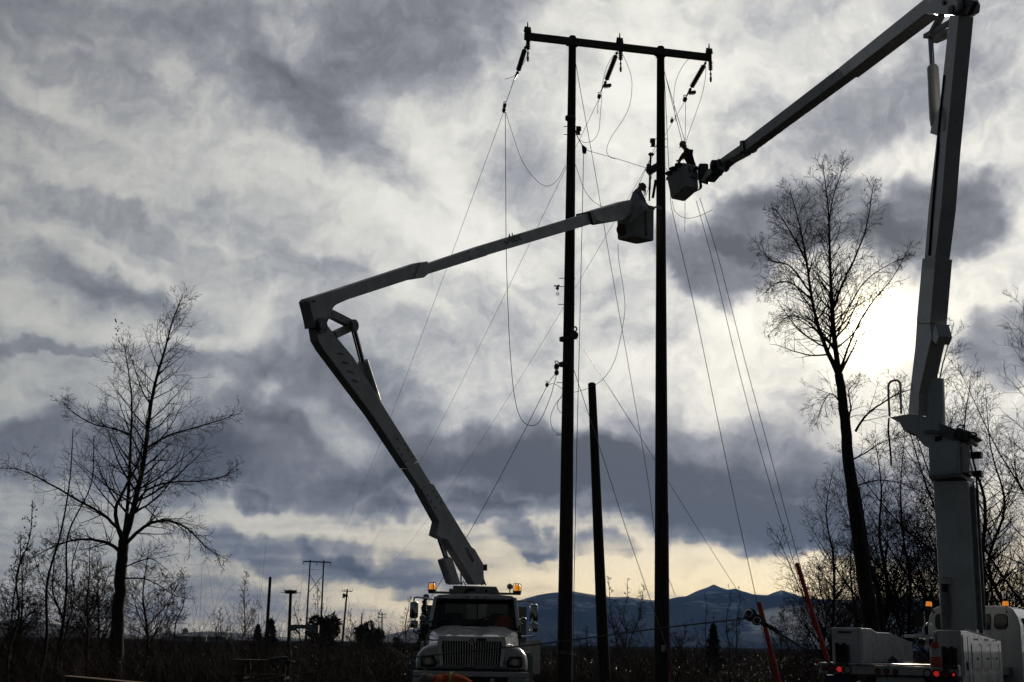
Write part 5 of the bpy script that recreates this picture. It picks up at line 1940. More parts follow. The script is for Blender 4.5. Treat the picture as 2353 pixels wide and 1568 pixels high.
lower = MB()
lower.prism([b6(470, 712), b6(555, 657), b6(580, 667), b6(922, 1228), b6(945, 1240), b6(1022, 1372), b6(1028, 1500), b6(1050, 1560), b6(945, 1560), b6(800, 1315), b6(785, 1295), b6(700, 1160), b6(660, 1150), b6(600, 1120), b6(628, 1000)],
            -bn * .21)
lb = lower.build('lower_boom', 'fibreglass', truck, bevel=.012)
mb = MB()
mb.prism([b6(345, 528, -.03), b6(438, 470, -.03), b6(552, 655, -.03), b6(468, 712, -.03)], -bn * .17)
mb.build('insulating_insert', 'bucket', lb)
mb = MB()
mb.prism([b6(40, 60), b6(152, 0), b5(905, 1370), b5(740, 1110), b5(660, 980), b5(450, 725), b5(362, 612), b5(330, 565), b5(255, 570), b5(235, 650), b5(262, 800), b5(330, 900), b5(580, 1190)][0:1] +
         [b5(330, 905), b5(262, 790), b5(240, 660), b5(262, 590), b5(318, 568), b5(362, 612), b5(450, 728), b5(660, 980), b5(740, 1110), b5(905, 1372), b6(152, 0), b6(440, 455), b6(345, 522)], -bn * .21)
mb.build('boom_shell', 'fibreglass', lb, bevel=.01)
mb = MB()
for cx, cy in ((255, 265), (320, 310), (263, 350), (352, 365), (297, 402), (388, 418), (330, 458), (580, 725), (525, 765), (612, 780), (556, 820), (645, 830), (590, 872)):
    disc(mb, b6(cx, cy, .0), bn, .022, .012, 8)
tag(mb.build('bolt_heads', 'steel', lb), kind='stuff')
mb = MB()
mb.prism([b6(862, 1228, .004), b6(878, 1235, .004), b6(944, 1345, .004), b6(925, 1358, .004)], bn * .012)
mb.build('red_reflector_plate', 'reddecal', lb)
mb = MB()
for k in range(4):
    mb.tube([b5(480 + 55 * k, 935 + 100 * k, .005), b5(520 + 55 * k, 938 + 102 * k, .012), b5(550 + 55 * k, 950 + 104 * k, .005)], .012, 5)
tag(mb.build('hose_clips', 'black', lb), kind='stuff')
# elbow: knuckle plates and pins
mb = MB()
mb.prism([b5(156, 345, .06), b5(182, 312, .06), b5(490, 215, .06), b5(600, 200, .06), b5(620, 320, .06), b5(470, 388, .06), b5(440, 415, .06), b5(412, 480, .06), b5(355, 612, .06), b5(300, 660, .06), b5(250, 640, .06), b5(225, 650, .06), b5(210, 560, .06)], -bn * .27)
kn_ = mb.build('elbow', 'fibreglass', truck, bevel=.012)
for cx, cy, r in ((290, 628, .16), (205, 352, .02), (655, 625, .13)):
    mb = MB()
    disc(mb, b5(cx, cy, .06), bn, r, .05, 18)
    if r > .1:
        disc(mb, b5(cx, cy, .11), bn, r * .5, .04, 12)
    mb.build('pivot_pin', 'steel', kn_)
MB().prism([b5(310, 572, .065), b5(395, 520, .065), b5(352, 605, .065)], bn * .008).build('red_warning_mark', 'reddecal', kn_)
mb = MB()
mb.beam(b5(395, 490, -.05), b5(655, 622, -.05), .16, .14, bn)
mb.build('link_arm', 'grey_steel', kn_)
mb = MB()
mb.beam(b5(440, 730, -.05), b5(655, 630, -.05), .15, .14, bn)
mb.build('link_arm', 'grey_steel', kn_)
mb = MB()
mb.tube([b5(658, 650, -.1), b5(760, 1035, -.1)], .065, 12)
cy_ = mb.build('cylinder_rod', 'chrome', truck, smooth=True)
mb = MB()
mb.tube([b5(765, 1030, -.1), b5(860, 1330, -.14), b5(905, 1470, -.2)], [.12, .125, .125], 14)
mb.build('elbow_cylinder', 'fibreglass', truck, smooth=True)
# lift cylinder at the heel
mb = MB()
mb.tube([b6(632, 1150, -.18), b6(692, 1325, -.18)], .06, 12)
mb.build('cylinder_rod', 'chrome', truck, smooth=True)
mb = MB()
mb.prism([b6(666, 1335, -.05), b6(740, 1310, -.05), b6(755, 1335, -.05), b6(830, 1560, -.05), b6(745, 1560, -.05)], -bn * .2)
mb.build('lift_cylinder', 'fibreglass', truck, bevel=.05)
MB().box(b6(1036, 1408, -.15), (.10, .12, .14)).build('boom_stop', 'black', truck)

# upper boom: shell, sliding inner boom, tip
u5 = lambda cx, cy, off=0.0: b5(cx, cy, off)
mb = MB()
mb.prism([u5(490, 214), bp(1028, 640), bp(1036, 671), u5(600, 330), u5(472, 372)], -bn * .26)
ub = mb.build('upper_boom', 'fibreglass', truck, bevel=.012)
mb = MB()
mb.prism([bp(1026, 643, .02), bp(1044, 638, .02), bp(1052, 664, .02), bp(1036, 678, .02), bp(1010, 682, .02)], -bn * .30)
mb.build('boom_collar', 'fibreglass', ub, bevel=.01)
mb = MB()
mb.prism([bp(1044, 645, -.03), bp(1180, 599, -.03), bp(1190, 624, -.03), bp(1050, 668, -.03)], -bn * .22)
mb.build('boom_shell', 'fibreglass', ub)
mb = MB()
mb.prism([bp(1180, 599, -.05), bp(1446, 518, -.05), bp(1452, 545, -.05), bp(1190, 623, -.05)], -bn * .20)
ib = mb.build('inner_boom', 'bucket', ub)
mb = MB()
for x, y in ((1143, 617), (1148, 630), (1165, 610), (1170, 622), (1130, 636)):
    disc(mb, bp(x, y, -.03), bn, .02, .012, 8)
tag(mb.build('bolt_heads', 'steel', ub), kind='stuff')
mb = MB()
mb.prism([bp(1440, 517, .01), bp(1449, 515, .01), bp(1456, 542, .01), bp(1449, 546, .01)], -bn * .46)
mb.build('boom_collar', 'black', ub)
mb = MB()
mb.prism([bp(1446, 516, .0), bp(1538, 488, .0), bp(1545, 492, .0), bp(1545, 520, .0), bp(1520, 538, .0), bp(1478, 545, .0), bp(1452, 538, .0)], -bn * .42)
tip = mb.build('boom_tip', 'fibreglass', truck, bevel=.02)
mb = MB()
for x, y in ((1494, 507), (1512, 504), (1504, 516), (1485, 530)):
    disc(mb, bp(x, y, .0), bn, .02, .012, 8)
tag(mb.build('bolt_heads', 'steel', tip), kind='stuff')
# lettering on the boom
up_ = bp(1230, 600, -.02) - bp(1240, 597, -.02)
p0 = bp(1240, 595, -.042)
xd = (bp(1300, 577, -.042) - p0).normalized()
yd = bn.cross(xd)
fc = bpy.data.curves.new('lettering', 'FONT')
fc.body = 'Altec'
fc.size = .33
fc.shear = .18
fc.offset = .006
fc.extrude = .002
fc.materials.append(M['darkdecal'])
tmp = bpy.data.objects.new('lettering_curve', fc)
COL.objects.link(tmp)
dg = bpy.context.evaluated_depsgraph_get()
lme = bpy.data.meshes.new_from_object(tmp.evaluated_get(dg))
bpy.data.objects.remove(tmp)
fo = bpy.data.objects.new('lettering', lme)
COL.objects.link(fo)
fo.parent = ib
po = bp(1240.5, 595.5, -.045)
fo.location = po - truck.location
fo.rotation_mode = 'QUATERNION'
fo.rotation_quaternion = Matrix((xd, yd, bn)).transposed().to_quaternion()
mb = MB()
mb.prism([bp(1231, 590, -.048), bp(1237, 588, -.048), bp(1240, 596, -.048), bp(1234, 599, -.048)], bn * .004)
mb.build('boom_decal', 'darkdecal', ib)


def bucket(bot, up, parent, flare=1.06, mat='bucket'):
    """open fibreglass bucket on four floor corners (left, nearest, right, far): walls with thickness, flanged lip and floor"""
    cen = sum(bot, Vector((0, 0, 0))) / 4
    top = [cen + up + (p - cen) * flare for p in bot]

    def ringz(pts, k, dz=0.0):
        m_ = sum(pts, Vector((0, 0, 0))) / 4
        res = []
        for i in range(4):
            p, pn, pv = pts[i], pts[(i + 1) % 4], pts[i - 1]
            res += [m_ + (p.lerp(pv, .08) - m_) * k + up * dz, m_ + (p.lerp(pn, .08) - m_) * k + up * dz]
        return res
    mbx = MB()
    mbx.loft([ringz(bot, .0001), ringz(bot, .96), ringz(bot, 1.0, .04), ringz(top, 1.0, -.07), ringz(top, 1.07, -.065), ringz(top, 1.07), ringz(top, .96), ringz(bot, .94, .06), ringz(bot, .0001, .06)], cap=False)
    return mbx.build('bucket', mat, parent, smooth=True), top, list(bot)


ctr = at(1462, 515, 38.35)


def c2(cx, cy, Y):
    return S(1400 + cx / 5.2275, 320 + cy / 5.2275, Y)


zt1 = c2(780, 905, 37.62).z
zb1_ = c2(780, 1338, 37.62).z
Yb = 37.62
nb = c2(780, 1338, Yb)
bl = Vector((c2(545, 1400, Yb + .42).x, Yb + .40, nb.z))
br = Vector((c2(1040, 1340, Yb + .48).x, Yb + .46, nb.z))
bko, btop, bbot = bucket([bl, nb, br, bl + br - nb], Vector((0, 0, zt1 - zb1_)), truck, 1.03)
mb = MB()
mb.beam(bp(1530, 512, -.2), (btop[0] + btop[3]) / 2 - Z * .20, .3, .36)
mb.build('bucket_bracket', 'steel', truck)
mb = MB()
e = c2(1085, 965, 38.2)
mb.tube([btop[2], btop[2].lerp(e, .6), e], .03, 6)
ring(mb, c2(1093, 985, 38.1), (0, 1, 0), .055, .016)
mb.build('bucket_hook', 'chrome', bko)
mb = MB()
s0 = btop[1].lerp(btop[2], .55) + Vector((0, -.04, -.02))
mb.tube([s0, s0 - Z * .9], .022, 5)
mb.ell(s0 - Z * .92, (.035, .03, .05))
mb.build('hanging_strap', 'black', bko)
mb = MB()
s1 = bbot[0].lerp(bbot[1], .35) + Vector((-.02, -.04, .25))
mb.ell(s1, (.17, .06, .19), None, 12, 8)
mb.build('tool_pouch', 'board', bko, smooth=True)

# lineman in this bucket, leaning on the rim, with a canvas sheet thrown over the edge
floor1 = zb1_ + .06
bm_ = (btop[0] + btop[2]) / 2
lm, Wf, JJ = person(Vector((bm_.x - .06, bm_.y - .10, floor1 + .02)), 'lineman in the near bucket touching the right pole, head and hard hat bent forward', -math.radians(75), .30, .05,
                    [(-.16, .34, 1.05), (.22, .30, 1.02)], head_dip=.55, top='shirt', scale=1.0)
rimL, rimC = btop[0].lerp(btop[1], .55), btop[1]
cz = zt1
can = thing('canvas_sheet', rimL, 'white canvas sheet draped over the rim of the near bucket', 'canvas')
pts_t = [c2(745, 790, 37.9), c2(790, 760, 37.9), c2(845, 770, 37.9), c2(875, 800, 37.9), c2(890, 850, 37.85), c2(925, 920, 37.8), c2(960, 985, 37.6)]
pts_m = [c2(720, 900, 37.55), c2(760, 900, 37.5), c2(810, 920, 37.45), c2(850, 930, 37.45), c2(885, 950, 37.45), c2(915, 980, 37.45), c2(945, 1000, 37.45)]
pts_b = [c2(640, 1150, 37.5), c2(665, 1170, 37.42), c2(700, 1192, 37.40), c2(735, 1170, 37.38), c2(790, 1120, 37.38), c2(850, 1060, 37.40), c2(930, 1010, 37.42)]
rows = []
for f in (0, .25, .5, .75, 1.0):
    if f <= .5:
        r_ = [a.lerp(b_, f * 2) for a, b_ in zip(pts_t, pts_m)]
    else:
        r_ = [a.lerp(b_, f * 2 - 1) for a, b_ in zip(pts_m, pts_b)]
    rows.append([p + Vector((0, (.05 if i % 2 else -.03) * f, 0)) for i, p in enumerate(r_)])
mb = MB()
V = [p for r_ in rows for p in r_]
Fc = [(j * 7 + i, j * 7 + i + 1, (j + 1) * 7 + i + 1, (j + 1) * 7 + i) for j in range(4) for i in range(6)]
mb.add(V, Fc)
co = mb.build('cloth', 'canvas', can, smooth=True)
sm = co.modifiers.new('thickness', 'SOLIDIFY')
sm.thickness = .02
sb_ = co.modifiers.new('smooth', 'SUBSURF')
sb_.levels = sb_.render_levels = 2
hk = thing('chain_hook', c2(905, 700, 37.9), 'short chain of hooks hanging from the hard hat side of the near lineman', 'hook')
mb = MB()
mb.tube([c2(905, 690, 37.9), c2(910, 740, 37.9)], .010, 5)
ring(mb, c2(905, 768, 37.9), (0, 1, 0), .045, .012)
ring(mb, c2(912, 800, 37.9), (1, .5, 0), .04, .012)
mb.tube(smooth_path([c2(910, 815, 37.9), c2(898, 835, 37.9), c2(888, 865, 37.9)]), .010, 5)
mb.build('hook_chain', 'steel', hk)

# worker bending in front of the bumper
gp = C(1000, 1440, 25.5)
pw_, Wf, JJ = person(Vector((gp.x - .16, 25.5, gp.z - 1.10)), 'worker in an orange vest bending down in front of the white truck bumper', math.radians(84), 1.52, .0,
                     [(-.22, .72, .42), (.22, .66, .38)], head_dip=.15, top='orange')
br_ = JJ['chest'][0]
mb = MB()
wa, ch_, co_ = JJ['waist'][0], JJ['chest'][0], JJ['collar'][0]
axis = (co_ - wa).normalized()
sidev = axis.cross(Z).normalized()
mid = wa.lerp(co_, .45)
arc = [mid + sidev * (.19 * math.cos(a)) + axis.cross(sidev) * -.142 * math.sin(a) for a in (math.pi * k / 12 for k in range(-1, 14))]
for i in range(len(arc) - 1):
    mb.beam(arc[i], arc[i + 1], .055, .012, (arc[i] - mid).normalized())
mb.build('reflective_band', 'yellow', pw_)

# ---------------------------------------------------------------- white digger truck seen from behind on the right
TH = math.radians(31)
H2 = Vector((math.sin(TH), math.cos(TH), 0))
R2 = Vector((math.cos(TH), -math.sin(TH), 0))
RL = S(1980 + 95 / 4.525, 1360 + 1230 / 4.525, 24.6)
RL = Vector((RL.x, RL.y, 0))


def D(cx, cy, off=0.0, src=None):
    """point of the crosswise plane `off` metres ahead of the tail, seen at crop pixel"""
    return on_plane(1980 + cx / 4.525, 1360 + cy / 4.525, RL + H2 * off, H2)


def D5(cx, cy, off):
    return on_plane(2100 + cx / 4.9, 880 + cy / 4.9, RL + H2 * off, H2)


def uv(p):
    d = Vector(p) - RL
    return d.dot(R2), d.dot(H2), p.z


def T2(u, v, z):
    return RL + R2 * u + H2 * v + Z * z


RM2 = Matrix((R2, H2, Z)).transposed()
WT = uv(D(1635, 1290))[0]
t2 = thing('lift_truck', T2(WT / 2, 3.5, 0), 'white lift truck seen from behind with tail lights lit and two raised booms', 'truck')


def box2(u0, u1, v0, v1, z0, z1):
    return MB().box(T2((u0 + u1) / 2, (v0 + v1) / 2, (z0 + z1) / 2), (abs(u1 - u0), abs(v1 - v0), abs(z1 - z0)), RM2)


zl1, zl0 = D(860, 1205).z, D(860, 1305).z
zdk = D(860, 1180).z
box2(0, WT, 0, .18, zl0, zl1).build('tail_bar', 'paint', t2, bevel=.012)
box2(0, WT, -.05, .5, zl1 + .003, zdk).build('tail_step', 'paint', t2, bevel=.012)
box2(.1, WT - .1, .03, 7.4, zl0 - .02, zl0 + .12).build('bed_floor', 'steel', t2)
for u0 in (.75, WT - 1.0):
    box2(u0, u0 + .1, .3, 9.0, zl0 - .30, zl0 - .05).build('frame_rail', 'steel', t2)
box2(.98, WT - .62, .12, .2, zl0 - .55, zl0 - .03).build('tail_plate', 'paint', t2, bevel=.01)
box2(.08, .52, .10, .5, .35, zl0 - .03).build('mud_guard', 'bluepaint', t2)
box2(WT - .5, WT - .05, .10, .5, .35, zl0 - .03).build('mud_guard', 'bluepaint', t2)
for cx, cy, r, nm in ((147, 1231, 25, 'redlens'), (226, 1236, 41, 'redlens'), (314, 1241, 39, 'lit'), (404, 1245, 39, 'ring'), (738, 1260, 28, 'redlens'), (834, 1264, 28, 'redlens'), (932, 1270, 28, 'redlens'),
                      (1286, 1286, 40, 'ring'), (1387, 1291, 39, 'lit'), (1490, 1297, 43, 'redlens'), (1577, 1301, 28, 'lit2')):
    c = D(cx, cy)
    rr = r / 4.525 * c.y / 3235 * 1.0
    mb = MB()
    ring(mb, c - H2 * .01, H2, rr, rr * .16, 24)
    tl = mb.build('tail_light', 'rubber', t2)
    mb = MB()
    disc(mb, c, -H2, rr * .9, .012, 22)
    if nm == 'ring':
        mb.build('light_lens', 'whiteplast', tl)
    else:
        mb.build('light_lens', 'redlens', tl)
    if nm.startswith('lit'):
        if 'litmat' not in M:
            M['litmat'] = material('lit_red_diodes', (.6, .02, .02), .3, emit=((1.0, .05, .06), .7))
        mb = MB()
        for k in range(19):
            a = k * 2.4
            q_ = rr * .78 * math.sqrt((k + .3) / 19)
            if nm == 'lit2' and k > 8:
                break
            disc(mb, c - H2 * .012 + R2 * q_ * math.cos(a) + Z * q_ * math.sin(a), -H2, rr * .085, .006, 8)
        tag(mb.build('diodes', 'litmat', tl), kind='stuff')
    elif nm == 'redlens' and r < 30 and cx > 600:
        mb = MB()
        disc(mb, c - H2 * .012, -H2, rr * .22, .006, 10)
        mb.build('lens_centre', 'lens', tl)
# side lockers of the bed; the tops step down towards the cab
def side_locker(u0, u1, prof, nm):
    mbx = MB()
    a = [T2(u0, v, z) for v, z in prof]
    mbx.prism(a, R2 * (u1 - u0))
    return mbx.build(nm, 'paint', t2, bevel=.015)


uL0, uL = uv(D(232, 1000, .35))[0], uv(D(548, 1000, .35))[0]
zA, zB = D(300, 782, .35).z, D(1000, 880, 3.0).z
lk = side_locker(uL0, uL + .02, [(.35, zdk), (.35, zA), (1.0, zA), (1.35, zA - .06), (2.2, (zA + zB) / 2), (3.9, zB - .10), (3.9, zdk)], 'bed_locker')
for v0, v1 in ((.40, 1.0), (1.04, 2.3), (2.34, 3.8)):
    box2(uL + .022, uL + .034, v0, v1, zdk + .05, zB - .14 if v0 > 1 else zA - .06).build('locker_door', 'paint', lk)
box2(uL0 + .12, uL - .15, .325, .349, zA - .10, zA - .06).build('locker_handle', 'steel', lk)
box2(uL0 + .03, uL - .02, .335, .349, zdk + .42, zA - .03).build('locker_door', 'paint', lk)
uR = WT
zC, zD_ = D(1530, 810, .2).z, D(1530, 810, .2).z
def side(cx, cy):
    return on_plane(1980 + cx / 4.525, 1360 + cy / 4.525, RL + R2 * (WT + .02), R2)


sv = [uv(side(cx, cy)) for cx, cy in ((1725, 850), (1815, 830), (2225, 940))]
uf = uv(D(1370, 1000, .3))[0]
rk = side_locker(WT - .40, WT + .02, [(.22, .62), (.22, zC), (.7, zC), (1.0, zC - .02), (3.6, sv[2][2]), (3.6, .62)], 'bed_locker')
mb = MB()
mb.prism([T2(uf, .20, zdk), T2(WT - .41, .20, zdk), T2(WT - .41, .20, zC - .02), T2(uf, .20, zC - .03)], H2 * .5)
mb.build('tail_locker', 'paint', t2, bevel=.012)
for v0, v1, z0_, z1_ in ((.30, .60, zl0, zC - .08), (.66, .86, zl0 - .3, zC - .10), (.92, 3.3, zl0 + .12, sv[2][2] - .10), (.95, 3.3, .66, zl0 + .05)):
    box2(WT + .022, WT + .036, v0, v1, z0_, z1_).build('locker_door', 'paint', rk)
mb = MB()
mb.beam(T2(WT - .19, .7, zC + .02), T2(WT - .19, 3.5, sv[2][2] + .03), .34, .04)
mb.build('locker_lid', 'grey_steel', rk, bevel=.008)
box2(WT + .024, WT + .034, 1.25, 2.5, .3, zl0 - .12).build('wheel_arch', 'black', rk)
box2(WT + .036, WT + .06, .5, .54, zl0 + .1, zl0 + .25).build('locker_handle', 'black', rk)
for v in (1.35, 2.2, 3.0):
    for zz in (zl0 + .28, zl0 + .62):
        box2(WT + .036, WT + .05, v, v + .10, zz, zz + .035).build('door_latch', 'steel', rk)
for v in (.94, 1.72, 2.5, 3.28):
    box2(WT + .030, WT + .040, v - .008, v + .008, zl0 + .12, sv[2][2] - .06).build('door_seam', 'black', rk)
for uu in (WT * .3, WT * .5, WT * .7):
    box2(uu - .05, uu + .05, -.075, -.05, zl1 + .01, zdk - .02).build('tail_step_cleat', 'steel', t2)
# timber chocks at the tail
for cx0, cx1, cy0, cy1 in ((275, 415, 950, 1192), (1455, 1615, 990, 1238)):
    a, b_ = D(cx0, cy1, -.02), D(cx1, cy0, -.02)
    ua, ub_ = uv(a)[0], uv(b_)[0]
    mb = MB()
    n = 4
    for k in range(n):
        w_ = (ub_ - ua) / n
        mb.add(*(lambda m_: (m_.v, m_.f))(box2(ua + w_ * k + .006, ua + w_ * (k + 1) - .006, -.05, .07, a.z, b_.z - .03 * (k % 2))))
    mb.build('worn_wood_block', 'table', t2)
# things standing on the tail: cone, saw
ca = D(1420, 1235, -.0)
cb = D(1418, 945, -.0)
ca = Vector((ca.x, ca.y, ca.z)) - H2 * .22
o = thing('traffic_cone', ca, 'orange and white striped traffic tube standing on the tail of the right truck', 'traffic cone')
hC = cb.z - ca.z
lev = [(0, .10), (.40, .092), (.42, .091), (.40, .091)]
def seg(f0, f1, mt, nm):
    MB().tube([ca + Z * hC * f0, ca + Z * hC * f1], [.105 - .045 * f0, .105 - .045 * f1], 18).build(nm, mt, o, smooth=True)


seg(0, .06, 'whiteplast', 'base_ring')
seg(.062, .45, 'orangeplast', 'lower_tube')
seg(.452, .76, 'whiteplast', 'white_band')
seg(.762, 1.0, 'orangeplast', 'upper_tube')
ka, kb = D(1192, 945, .4), D(1372, 945, .4)
o = thing('winch', Vector((ka.x, ka.y, ka.z - .1)), 'dark cased winch drum lying across the tail locker of the right truck', 'winch')
mb = MB()
mb.tube([ka, ka.lerp(kb, .25), ka.lerp(kb, .3), ka.lerp(kb, .95), kb], [.075, .08, .06, .085, .07], 12)
mb.build('drum', 'black', o, smooth=True)
mb = MB()
mb.tube([ka.lerp(kb, .45), ka.lerp(kb, .7)], [.088, .092], 12)
mb.beam(ka.lerp(kb, .5) - Z * .09, kb - Z * .09, .06, .04)
mb.build('drum_sleeve', 'canvas', o)
o = thing('sign', D(905, 1150, .15), 'small dark diamond sign lying propped on the tail of the right truck', 'sign')
MB().prism([D(845, 1140, .1), D(903, 1090, .1), D(965, 1145, .1), D(955, 1170, .1), D(850, 1168, .1)], H2 * .02).build('sign_panel', 'steel', o)
# cab
vc0, vc1 = 5.2, 7.1
cl, cr = uv(D(1290, 800, vc0))[0], uv(D(2310, 800, vc0))[0]
zr2 = D(1650, 540, vc0).z
zw_ = D(1650, 830, vc0).z
rings = []
for v, k in ((vc0, .985), (vc0 + .06, 1.0), (vc1 - .6, 1.0), (vc1, .97)):
    um, hw_ = (cl + cr) / 2, (cr - cl) / 2 * k
    rings.append([T2(um + x * hw_, v, z) for x, z in ((-1, .9), (-1, zw_ + .15), (-.96, zr2 - .22), (-.86, zr2 - .05), (-.7, zr2), (.7, zr2), (.86, zr2 - .05), (.96, zr2 - .22), (1, zw_ + .15), (1, .9))])
cab2 = MB().loft(rings).build('cab', 'paint', t2, bevel=.03)
box2(cr - .04, cr + .012, vc0 + .55, vc1 - .35, zw_ + .02, zr2 - .24).build('side_window', 'glass', cab2)
for v_ in (vc0 + .45, vc1 - .25):
    box2(cr - .03, cr + .006, v_ - .01, v_ + .01, 1.0, zr2 - .25).build('door_seam', 'black', cab2)


def rwin(cx0, cy0, cx1, cy1, rnd=.3, nm='rear_window'):
    def rr(x0, y0, x1, y1, off):
        w_, h_ = (x1 - x0), (y1 - y0)
        pts = []
        r_ = min(abs(w_), abs(h_)) * rnd
        for sx, sy, st in ((1, 1, 0), (-1, 1, 90), (-1, -1, 180), (1, -1, 270)):
            for k in range(4):
                a = math.radians(st + 30 * k)
                pts.append(D((x0 + x1) / 2 + sx * (w_ / 2 - r_) + r_ * math.cos(a), (y0 + y1) / 2 + sy * (h_ / 2 - r_) + r_ * math.sin(a), off))
        return pts
    f_ = MB().prism(rr(cx0 - 9, cy0 - 9, cx1 + 9, cy1 + 9, vc0 - .015), H2 * .04).build('window_seal', 'rubber', cab2)
    MB().prism(rr(cx0, cy0, cx1, cy1, vc0 - .025), H2 * .012).build(nm, 'glass', cab2)


rwin(1382, 638, 1500, 792)
rwin(1880, 640, 1975, 795, .15)
rwin(2030, 640, 2165, 792)
for cx0, cx1, cy0, cy1 in ((1268, 1336, 494, 545), (2114, 2182, 490, 540)):
    a, b_ = D((cx0 + cx1) / 2, cy1, vc0 + .1), D((cx0 + cx1) / 2, cy0, vc0 + .1)
    hw_ = (cx1 - cx0) / 2 / 4.525 * a.y / 3235
    mb = MB()
    mb.tube([a, a.lerp(b_, .8), b_], [hw_, hw_ * .9, hw_ * .7], 16)
    be = mb.build('beacon', 'amber2' if 'amber2' in M else 'orangeplast', t2, smooth=True)
    mb = MB()
    mb.cyl(a - Z * .06, a, hw_ * .9)
    e = D(cx0 + 95 if cx0 < 1500 else cx0 + 50, 615, vc0 - .02)
    mb.tube([a - Z * .04, e], .018, 5)
    mb.build('beacon_bracket', 'black', be)
    # amber bulb glowing in the lens
mb = MB()
mx_ = D(1200, 690, vc0 + 1.6)
mb.box(mx_, (.22, .12, .34), RM2)
mb.beam(D(1290, 640, vc0 + 1.6), D(1195, 645, vc0 + 1.6), .03, .03)
mb.build('door_mirror', 'black', t2)
mb = MB()
mb.tube(smooth_path([D(1240, 870, vc0 - .2), D(1245, 790, vc0 - .2), D(1275, 745, vc0 - .2), D(1290, 740, vc0 - .1)]), .025, 6)
mb.build('grab_rail', 'chrome', t2)
mb = MB()
mb.box(D(1180, 876, 3.6), (.45, .4, .06), RM2)
mb.tube([D(1192, 872, 3.6), D(1192, 848, 3.6)], .05, 10)
mb.build('fuel_filler', 'chrome', t2)
# exhaust stack
mb = MB()
mb.tube([D(1490, 1000, 2.9), D(1478, 392, 2.9)], .085, 14)
ex = mb.build('exhaust_stack', 'grey_steel', t2, smooth=True)
MB().tube([D(1477, 392, 2.9), D(1475, 300, 2.9)], .07, 14).build('stack_collar', 'black', ex)
MB().tube([D(1475, 302, 2.9), D(1472, 232, 2.9), D(1472, 225, 2.9)], [.125, .13, .14], 16).build('stack_cap', 'paint', ex, smooth=True)
# wheels
for v in (1.6, 3.0, 8.3):
    for u in (.28, WT - .28):
        mb = MB()
        a, b_ = T2(u - .27, v, .5), T2(u + .27, v, .5)
        mb.tube([a, a.lerp(b_, .06), a.lerp(b_, .94), b_], [.47, .51, .51, .47], 24)
        wo = mb.build('wheel', 'rubber', t2, smooth=True)
        s_ = 1 if u > 1 else -1
        mb = MB()
        mb.cyl(T2(u + s_ * .25, v, .5), T2(u + s_ * .285, v, .5), .28, .25, 18)
        mb.build('rim', 'grey_steel', wo)
rings = [[T2((cl + cr) / 2 + x * (cr - cl) / 2, v, z) for x, z in ((-.9, .8), (-.9, 1.45), (-.6, 1.62), (.6, 1.62), (.9, 1.45), (.9, .8))] for v in (vc1, vc1 + 1.5, vc1 + 1.9)]
MB().loft(rings).build('hood', 'paint', t2, smooth=True)
# lift column: broad rear face and the narrower right flank
vq = 3.0
A0, A1 = D(1445, 980, vq), D(1838, 980, vq)
B0_, B1_ = D5(872, 1440, vq), D5(1290, 1440, vq)
mb = MB()
fr_ = [A0, A1, B1_, B0_]
mb.prism(fr_, H2 * .85)
col_ = mb.build('lift_column', 'paint', t2, bevel=.02)
mb = MB()
mb.beam(A1 + R2 * .035 + H2 * .2 + Z * .3, B1_ + R2 * .035 + H2 * .2 - Z * .1, .05, .10, R2)
mb.beam(A1 + R2 * .035 + H2 * .5 + Z * .3, B1_ + R2 * .035 + H2 * .5 - Z * .1, .05, .10, R2)
mb.build('guide_rail', 'grey_steel', col_)
mb = MB()
for k, of in enumerate((.32, .36, .40)):
    mb.tube([A1 + R2 * .02 + H2 * of, B1_ + R2 * .02 + H2 * of], .012, 5)
mb.build('hydraulic_line', 'rubber', col_)
# column head box and its flange
mb = MB()
C0, C1, C2_, C3 = D5(830, 1385, vq - .10), D5(1198, 1355, vq - .10), D5(1190, 955, vq - .10), D5(812, 1000, vq - .10)
mb.prism([C0, C1, C2_, C3], H2 * 1.05)
hb_ = mb.build('column_head', 'paint', t2, bevel=.02)
mb = MB()
q0, q1 = D5(828, 1398, vq - .16), D5(1215, 1372, vq - .16)
mb.beam(q0.lerp(q1, 0) + H2 * .55, q1 + H2 * .55, 1.2, .07)
mb.build('head_flange', 'grey_steel', hb_)
MB().prism([D5(862, 1350, vq - .115), D5(1160, 1325, vq - .115), D5(1160, 1020, vq - .115), D5(855, 1050, vq - .115)], H2 * .01).build('access_panel', 'paint', hb_)
mb = MB()
hv = C1 + R2 * .10 + H2 * .35
mb.prism([C1 + R2 * .003 + H2 * .08 + Z * .02, C1 + R2 * .003 + H2 * .98 + Z * .02, C2_ + R2 * .003 + H2 * .98 - Z * .1, C2_ + R2 * .003 + H2 * .08 - Z * .1], R2 * .16)
mb.build('valve_locker', 'paint', hb_, bevel=.02)
for f in (.05, .62):
    c = C1.lerp(C2_, f) + R2 * .24 + H2 * .5
    MB().box(c, (.16, .2, .12), RM2).build('valve_block', 'black', hb_)
mb = MB()
mb.tube(smooth_path([C1.lerp(C2_, .85) + R2 * .17 + H2 * .2, C1.lerp(C2_, .6) + R2 * .2 + H2 * .15, C1.lerp(C2_, .35) + R2 * .2 + H2 * .3, C1 + R2 * .2 + H2 * .5, A1.lerp(B1_, .8) + R2 * .08 + H2 * .4]), .02, 6)
mb.build('hydraulic_hose', 'rubber', hb_)
